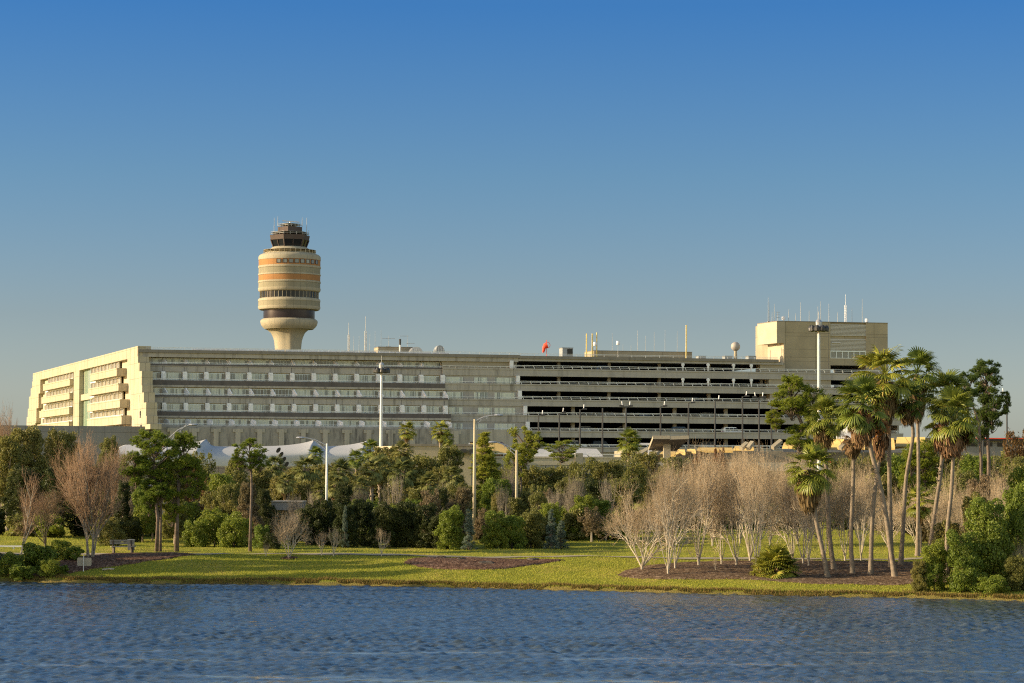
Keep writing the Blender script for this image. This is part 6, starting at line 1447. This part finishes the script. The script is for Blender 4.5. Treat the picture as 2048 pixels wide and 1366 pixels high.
for s in (-1, 1):
    m = MB(); m.box(s * .85 - .2, s * .85 + .2, -.06, .04, .55, .8); part(m, 'headlight', M['metal_w'], e)
    for yy in (2, 8.5): m = MB(); m.tube([(s * 1.0, yy, .45), (s * 1.27, yy, .45)], .48, 14); part(m, 'wheel', M['tyre'], e)
# white hut fragments behind pines
D = 225; b = GD(337, D); e = empty('white_hut', b, 'small white building seen between the two pine groups', 'building'); z1_ = Z_at(337, 1000, D) - b.z
m = MB(); m.box(-.95, .75, 0, 3, 0, z1_); part(m, 'wall', M['white'], e); m = MB(); m.box(-1.05, .85, -.15, 3.1, z1_ + .002, z1_ + .16); part(m, 'roof', M['podium2'], e)
m = MB(); m.box(-.3, .12, -.03, .05, z1_ - 1.0, z1_ - .25); part(m, 'window', M['glass_dark'], e)
# ---- concrete shelter
D = 182; b = GD(577, D); e = empty('concrete_shelter', b, 'small concrete shelter with a thick grey roof slab behind the bushy bare tree', 'shelter')
def lx(px): return X_at(px, D) - b.x
def lz(py): return Z_at(577, py, D) - b.z
m = MB(); m.box(lx(545), lx(606), -.6, 2.6, lz(1020), lz(1004)); part(m, 'roof_slab', M['podium2'], e)
m = MB(); m.box(lx(545) - .06, lx(606) + .06, -.68, 2.66, lz(1003.9), lz(1002)); part(m, 'roof_coping', M['conc'], e)
m = MB(); m.box(lx(551), lx(557), -.2, .1, 0, lz(1020.1)); part(m, 'pillar', M['cream_pl'], e)
m = MB(); m.box(lx(561), lx(600), .4, 1.8, 0, lz(1020.1)); part(m, 'wall', M['tan_pl'], e)
# ---- blank board
b = G(167, 1143); D = b.y; e = empty('blank_board', b, 'blank tan board with cut corners on a thin post at the left bank', 'sign'); k = mpp(D)
m = MB(); c_ = .06; x0, x1, z0_, z1_ = -13 * k, 15.5 * k, (1143 - 1132) * k, (1143 - 1115.5) * k
pl = [(x0 + c_, z0_), (x1 - c_, z0_), (x1, z0_ + c_), (x1, z1_ - c_), (x1 - c_, z1_), (x0 + c_, z1_), (x0, z1_ - c_), (x0, z0_ + c_)]
m.face([(x, .03, z) for x, z in pl]); m.face([(x, .055, z) for x, z in pl][::-1])
for i in range(8): j = (i + 1) % 8; m.face([(pl[i][0], .03, pl[i][1]), (pl[i][0], .055, pl[i][1]), (pl[j][0], .055, pl[j][1]), (pl[j][0], .03, pl[j][1])])
part(m, 'board', M['signb'], e); m = MB(); m.tube([(0, 0, -.2), (0, 0, (1143 - 1110) * k)], .025, 6); part(m, 'post', M['metal_w'], e)
# ---- bench
b = G(246, 1107); e = empty('park_bench', b, 'grey wooden bench half hidden at the edge of the left lawn', 'bench', None, .35)
for j in range(3): m = MB(); m.box(-.8, .8, -.22 + j * .16, -.09 + j * .16, .42, .47); part(m, 'seat_slat', M['wood'], e)
for j in range(2): m = MB(); m.box(-.8, .8, .27 + j * .03, .31 + j * .03, .6 + j * .16, .72 + j * .16); part(m, 'backrest', M['wood'], e)
for s in (-.6, .6): m = MB(); m.box(s - .05, s + .05, -.22, .25, 0, .42); m.box(s - .05, s + .05, .24, .32, 0, .85); part(m, 'leg', M['bark_dark'], e)
b = G(262, 1100); e = empty('litter_bin', b, 'small grey box shaped bin right of the bench', 'bin'); m = MB(); m.box(-.2, .2, -.2, .2, 0, .62); part(m, 'body', M['podium2'], e); m = MB(); m.box(-.23, .23, -.23, .23, .62, .7); part(m, 'lid', M['metal'], e)
# ---- stumps / cut wood
def stump(px, py, r_, h_, label, nm='stump', mat='bark_dark'):
    b = G(px, py); e = empty(nm, b, label, 'stump', 'low cut stumps in the mulch' if nm == 'stump' else None, rng.uniform(0, 6)); m = MB(); rr_ = random.Random(int(px)); N_ = 14; pr = [(1.25, -.05), (1.0, .35), (.85, .8), (.6, 1.0), (.01, .95)]
    for (q, z) in pr:
        for j in range(N_): a = 2 * PI * j / N_; w = r_ * q * (1 + .22 * math.sin(3 * a + px)) * rr_.uniform(.9, 1.1); m.v.append((w * math.cos(a), w * math.sin(a), z * h_ * rr_.uniform(.85, 1.1)))
    for i in range(len(pr) - 1):
        for j in range(N_): m.f.append((i * N_ + j, i * N_ + (j + 1) % N_, (i + 1) * N_ + (j + 1) % N_, (i + 1) * N_ + j)); m.m.append(0)
    part(m, 'wood', M[mat], e)
for px, py, r_, h_, lb in [(862, 1117.5, .32, .14, 'flat dark stump at the back left of the mulch island'), (882, 1118, .34, .2, 'larger stump right of the back left one'), (922, 1121, .3, .18, 'stump at the centre back of the mulch island'), (972, 1128.5, .5, .2, 'widest stump near the middle front of the mulch island'), (1066, 1121.5, .42, .18, 'lone stump at the right end of the mulch island')]: stump(px, py, r_, h_, lb)
for s in range(3):
    b = G(208 + s * 3, 1141 - s * .6)
b = G(209, 1141); e = empty('dead_branch', b, 'small heap of broken pale wood lying on the left bank grass', 'branch')
m = MB()
for j in range(7): a = rng.uniform(-.5, .5); x = rng.uniform(-.35, .1); m.tube([(x, rng.uniform(-.1, .1), .05), (x + .3 * math.cos(a), .1 * a, .07 + .06 * rng.random()), (x + .55 * math.cos(a), .2 * a, .05 + .1 * rng.random())], [.05, .04, .015], 5)
part(m, 'wood', M['bark_pale'], e)
# ---- fence and low wall at the left
D = 166; e = empty('rail_fence', (0, 0, 0), 'pale two rail fence at the left edge behind the slender bare tree', 'fence')
for py in (1094, 1104): m = MB(); z = Z_at(30, py, D); m.box(X_at(-60, D), X_at(60, D), D, D + .06, z, z + .1); part(m, 'rail', M['white'], e)
for px in (-40, -5, 28, 58): m = MB(); x = X_at(px, D); m.box(x - .06, x + .06, D + .07, D + .19, 1.0, Z_at(30, 1092, D)); part(m, 'post', M['white'], e)
b = G(15, 1135); o = MB(); o.box(X_at(-60, b.y), X_at(37, b.y), b.y, b.y + .4, b.z - .5, b.z + .75); o.box(X_at(-60, b.y), X_at(37.5, b.y), b.y - .05, b.y + .45, b.z + .751, b.z + .83); o = o.build('retaining_wall', M['podium2']); tag(o, 'low grey concrete wall at the left edge near the water', 'wall')

# ================================================================== roof top things
def roofpt(px, n, z=None, front='h'): s = BP(px, 700, n)[0]; return Vector(Bw(s, n, z if z is not None else ztop))
def pole_thing(name, label, cat, px, ytop, n, zb, r_, mat, group, r1=None, lattice=False, yagi=None, dish=False):
    p_ = roofpt(px, n, zb); zt2 = BP(px, ytop, n)[1]; h = zt2 - zb; e = empty(name, p_, label, cat, group, FA)
    m = MB()
    if lattice:
        hl = h * .62
        for a in range(3): c_, s_ = math.cos(a * 2.094) * .2, math.sin(a * 2.094) * .2; m.tube([(c_, s_, 0), (c_, s_, hl)], .05, 4)
        for j in range(int(hl / .5)):
            for a in range(3): m.tube([(math.cos(a * 2.094) * .2, math.sin(a * 2.094) * .2, j * .5), (math.cos((a + 1) * 2.094) * .2, math.sin((a + 1) * 2.094) * .2, j * .5 + .5)], .03, 3)
        m.tube([(0, 0, hl), (0, 0, h)], [.05, .03], 4)
    else: m.tube([(0, 0, 0), (0, 0, h * .45), (0, 0, h)], [r_, r_ * .8, r1 or r_ * .45], 6)
    part(m, 'mast', M[mat], e)
    m = MB(); m.box(-.16, .16, -.16, .16, 0, .18); part(m, 'base', M['hvac'], e)
    if yagi:
        for (zz_, hw_, off) in yagi:
            m = MB(); m.tube([(off - hw_, 0, h * zz_), (off + hw_, 0, h * zz_)], .035, 4)
            for j in range(5): x = off - hw_ + 2 * hw_ * j / 4; m.tube([(x, -.3, h * zz_), (x, .3, h * zz_)], .02, 3)
            part(m, 'aerial_arm', M['ant'], e)
    if dish: m = MB(); m.lathe([(.02, h - .9), (.36, h - .8), (.42, h - .4), (.36, h - .02), (.02, h)], n=12); part(m, 'drum', M['white'], e)
    return e
AG = 'aerials on the hotel roof'
pole_thing('lattice_aerial', 'shorter lattice aerial mast on the hotel roof, left of the pair', 'antenna', 697, 645, -8, ztop, .05, 'ant', AG, lattice=True)
pole_thing('lattice_aerial', 'tallest lattice aerial mast on the hotel roof, right of the pair', 'antenna', 730.5, 633, -8, ztop, .05, 'ant', AG, lattice=True)
for px, yt, lb in [(707.5, 672, 'thin whip aerial just right of the shorter lattice mast'), (718, 672, 'thin whip aerial just left of the tallest lattice mast'), (739.5, 667, 'thin whip aerial just right of the tallest lattice mast'), (750, 663, 'thin whip aerial midway between the tallest lattice mast and the roof hut'), (762, 660, 'thin whip aerial at the left end of the roof hut')]: pole_thing('whip_aerial', lb, 'antenna', px, yt, -7, ztop, .04, 'ant', AG)
pole_thing('tv_aerial', 'television aerial with crossed arms above the roof hut', 'antenna', 777, 671, -9, ztop, .04, 'ant', AG, yagi=[(.85, 1.4, 0), (.45, .6, 0)])
pole_thing('tv_aerial', 'television aerial on a thin pole right of the roof hut flue', 'antenna', 815, 671, -9, ztop, .035, 'ant', AG, yagi=[(.97, .9, -.7), (.6, .9, .6)])
p_ = roofpt(800, -6); e = empty('flue', p_, 'white roof flue with a black cap on the hotel roof', 'flue', None, FA); zz = BP(800, 678, -6)[1] - ztop
m = MB(); m.tube([(0, 0, 0), (0, 0, zz * .62)], .2, 8); part(m, 'pipe', M['metal_w'], e); m = MB(); m.tube([(0, 0, zz * .62), (0, 0, zz)], [.2, .24], 8); part(m, 'cap', M['black'], e)
def roofbox(name, label, cat, x0, x1, yt, n, dep, mat, zb=None, lid=None):
    a, b_ = BP(x0, 700, n)[0], BP(x1, 700, n)[0]; zb = ztop if zb is None else zb; zt2 = BP((x0 + x1) / 2, yt, n)[1]; e = empty(name, Bw((a + b_) / 2, n, zb), label, cat, None, FA); h = (b_ - a) / 2
    m = MB(); m.box(-h, h, 0, dep, 0, zt2 - zb); part(m, 'casing', M[mat], e); m = MB(); m.box(-h - .08, h + .08, -.08, dep + .08, zt2 - zb + .001, zt2 - zb + .09); part(m, 'lid', M[lid or 'conc_roof'], e)
    return e, h, zt2 - zb
roofbox('roof_hut', 'low brown flat hut on the hotel roof under the aerials', 'hut', 757, 826, 694.5, -7, 6, 'tan_pl')
def dome(px, hw, yt, label, closed):
    n = -4; a = BP(px, 700, n)[0]; h = BP(px + hw, 700, n)[0] - a; zt2 = BP(px, yt, n)[1] - ztop; e = empty('roof_vent', Bw(a, n, ztop), label, 'vent', 'curved vents on the hotel roof', FA); m = MB(); N_ = 12; pr = []
    for j in range(N_ + 1): t_ = PI * j / N_; pr.append((h * math.cos(t_), .25 * zt2 + .75 * zt2 * math.sin(t_)))
    pr = [(h, 0)] + pr + [(-h, 0)]; f_ = [(x, 0, z) for x, z in pr]; g_ = [(x, 2.4, z) for x, z in pr]; m.face(f_[::-1]); m.face(g_)
    for i in range(len(pr) - 1): m.face([f_[i], f_[i + 1], g_[i + 1], g_[i]])
    part(m, 'hood', M['hvac'] if not closed else M['metal'], e); m = MB()
    for j in range(5): x = -h * .7 + h * 1.4 * j / 4; m.box(x - .04, x + .04, -.08, -.005, .05, zt2 * .8)
    part(m, 'grille', M['metal_w'], e)
dome(833, 12.5, 693.5, 'wide half round vent on the hotel roof, left of two', True); dome(880, 9.5, 690.5, 'boxy curved vent on the hotel roof, right of two', False)
# windsock
p_ = roofpt(1093, -4); zz = BP(1093, 680, -4)[1] - ztop; e = empty('windsock', p_, 'limp red orange windsock on a thin mast on the garage roof', 'windsock', None, 0)
m = MB(); m.tube([(0, 0, 0), (0, 0, zz)], .05, 6); part(m, 'mast', M['red'], e)
m = MB(); pts_ = [(.15, -.1, zz - 1.1), (-.25, -.15, zz - 1.25), (-.5, -.15, zz - 1.7), (-.62, -.12, zz - 2.3), (-.7, -.1, zz - 2.65)]; m.tube(pts_, [.62, .56, .36, .28, .22], 12, cap=False); part(m, 'sock', M['red'], e, True)
m = MB(); N_ = 14
ringp = [(.15 + .62 * math.cos(2 * PI * j / N_), -.12, zz - 1.1 + .62 * math.sin(2 * PI * j / N_)) for j in range(N_ + 1)]; m.tube(ringp, .05, 5, cap=False); part(m, 'hoop', M['red'], e)
e, h, z = roofbox('air_conditioner', 'grey air conditioning unit on the garage roof right of the windsock', 'machine', 1125, 1146, 696, -5, 3, 'hvac', ztopg)
m = MB(); m.box(-h * .1, h * .9, -.06, -.002, z * .25, z * .9); part(m, 'grille', M['glass_dark'], e)
roofbox('roof_room', 'long low tan room on the garage roof among the yellow poles', 'hut', 1187, 1384, 703, -12, 8, 'tan', ztopg)
for px, lb in ((1405, 'small dark skylight box on the garage roof, left of three'), (1458, 'small dark skylight box on the garage roof beside the ball'), (1505, 'small dark skylight box on the garage roof, right of three')): roofbox('skylight', lb, 'skylight', px - 8, px + 7, 712.5, -4, 2, 'hvac', ztopg)
YG = 'yellow poles on the garage roof'
for px, yt, lb in [(1173, 667, 'yellow pole, leftmost of the close three on the garage roof'), (1184.5, 667, 'yellow pole in the middle of the close three'), (1193.5, 665, 'yellow pole, rightmost of the close three'), (1372.5, 650, 'tall lone yellow pole at the right end of the roof room')]: pole_thing('yellow_pole', lb, 'pole', px, yt, -11, ztopg, .16, 'yellow', YG, r1=.12)
GG = 'thin aerials on the garage roof'
for px, yt, lb in [(1224.5, 666, 'dark thin aerial right of the three yellow poles'), (1275, 660, 'thin aerial left of the middle on the roof room'), (1291, 672, 'short thin aerial right of the middle pair'), (1308.5, 664, 'thin aerial at the middle of the roof room'), (1330, 660, 'pale thin aerial with a small head'), (1354.5, 662, 'dark thin aerial left of the lone yellow pole'), (1246, 688, 'tiny aerial right of the drum aerial'), (1262, 690, 'tiny aerial between the drum aerial and the thin ones')]: pole_thing('whip_aerial', lb + ', garage roof', 'antenna', px, yt, -13, ztopg, .045, 'ant', GG)
pole_thing('drum_aerial', 'aerial with a small white drum on top on the garage roof', 'antenna', 1236, 682, -11, ztopg, .05, 'ant', None, dish=True)
pole_thing('drum_aerial', 'small drum aerial hugging the rightmost of the three yellow poles', 'antenna', 1190, 684, -10, ztopg, .05, 'ant', None, dish=True)
# radome
p_ = roofpt(1471, -4, ztopg); zc = BP(1471, 693, -4)[1] - ztopg; e = empty('radome', p_, 'round grey radar ball on a pedestal on the garage roof', 'radome', None, FA); r_ = 9.3 * p_.y / FPX
m = MB(); m.lathe([(max(.01, r_ * math.cos(t_)), zc + r_ * math.sin(t_)) for t_ in [R(a) for a in range(-90, 91, 10)]], n=28); part(m, 'ball', M['radome'], e, True)
m = MB(); m.tube([(0, 0, 0), (0, 0, zc - r_ * .9)], [.42, .3], 10); part(m, 'pedestal', M['tan_pl'], e)
# aerials on tan block
BG = 'aerials on the tan rooftop block'
def bpx(v): return 1450 + v / 3.415
def bpy_(v): return 580 + v / 3.415
names = [(295, 45, 'leftmost tall aerial'), (301, 80, 'aerial hard beside the leftmost'), (322, 150, 'short aerial near the left corner'), (337, 95, 'aerial left of the comb shaped one'), (435, 130, 'aerial right of the small dome'), (482, 160, 'short dark aerial left of the white mast'), (517, 82, 'slim aerial well left of the white mast'), (575, 140, 'short aerial left of the white mast head'),
         (635, 110, 'aerial left behind the white mast'), (652, 75, 'taller aerial right behind the white mast'), (710, 95, 'aerial right of the white mast'), (770, 150, 'faint short aerial left of the lattice one'), (868, 125, 'short aerial right of the lattice one'), (938, 58, 'tall slim aerial near the right corner')]
for vx, vy, lb in names: pole_thing('whip_aerial', lb + ' on the tan rooftop block', 'antenna', bpx(vx), bpy_(vy), NBk - 4, zt_b if False else ztb + .14, .055, 'ant', BG)
pole_thing('lattice_aerial', 'tallest white lattice aerial on the tan rooftop block', 'antenna', bpx(823), bpy_(28), NBk - 4, ztb + .14, .05, 'white', BG, lattice=True)
pole_thing('comb_aerial', 'comb shaped aerial with short bars near the left corner of the tan block', 'antenna', bpx(360), bpy_(148), NBk - 4, ztb + .14, .05, 'ant', BG, yagi=[(.95, .45, 0), (.7, .35, 0), (.45, .4, 0)])
pole_thing('drum_aerial', 'tiny drum aerial at the right corner of the tan block', 'antenna', bpx(968), bpy_(195), NBk - 4, ztb + .14, .05, 'ant', BG, dish=True)
pole_thing('dome_aerial', 'tiny white domed aerial right of the comb shaped one', 'antenna', bpx(400), bpy_(180), NBk - 4, ztb + .14, .05, 'ant', BG, dish=True)
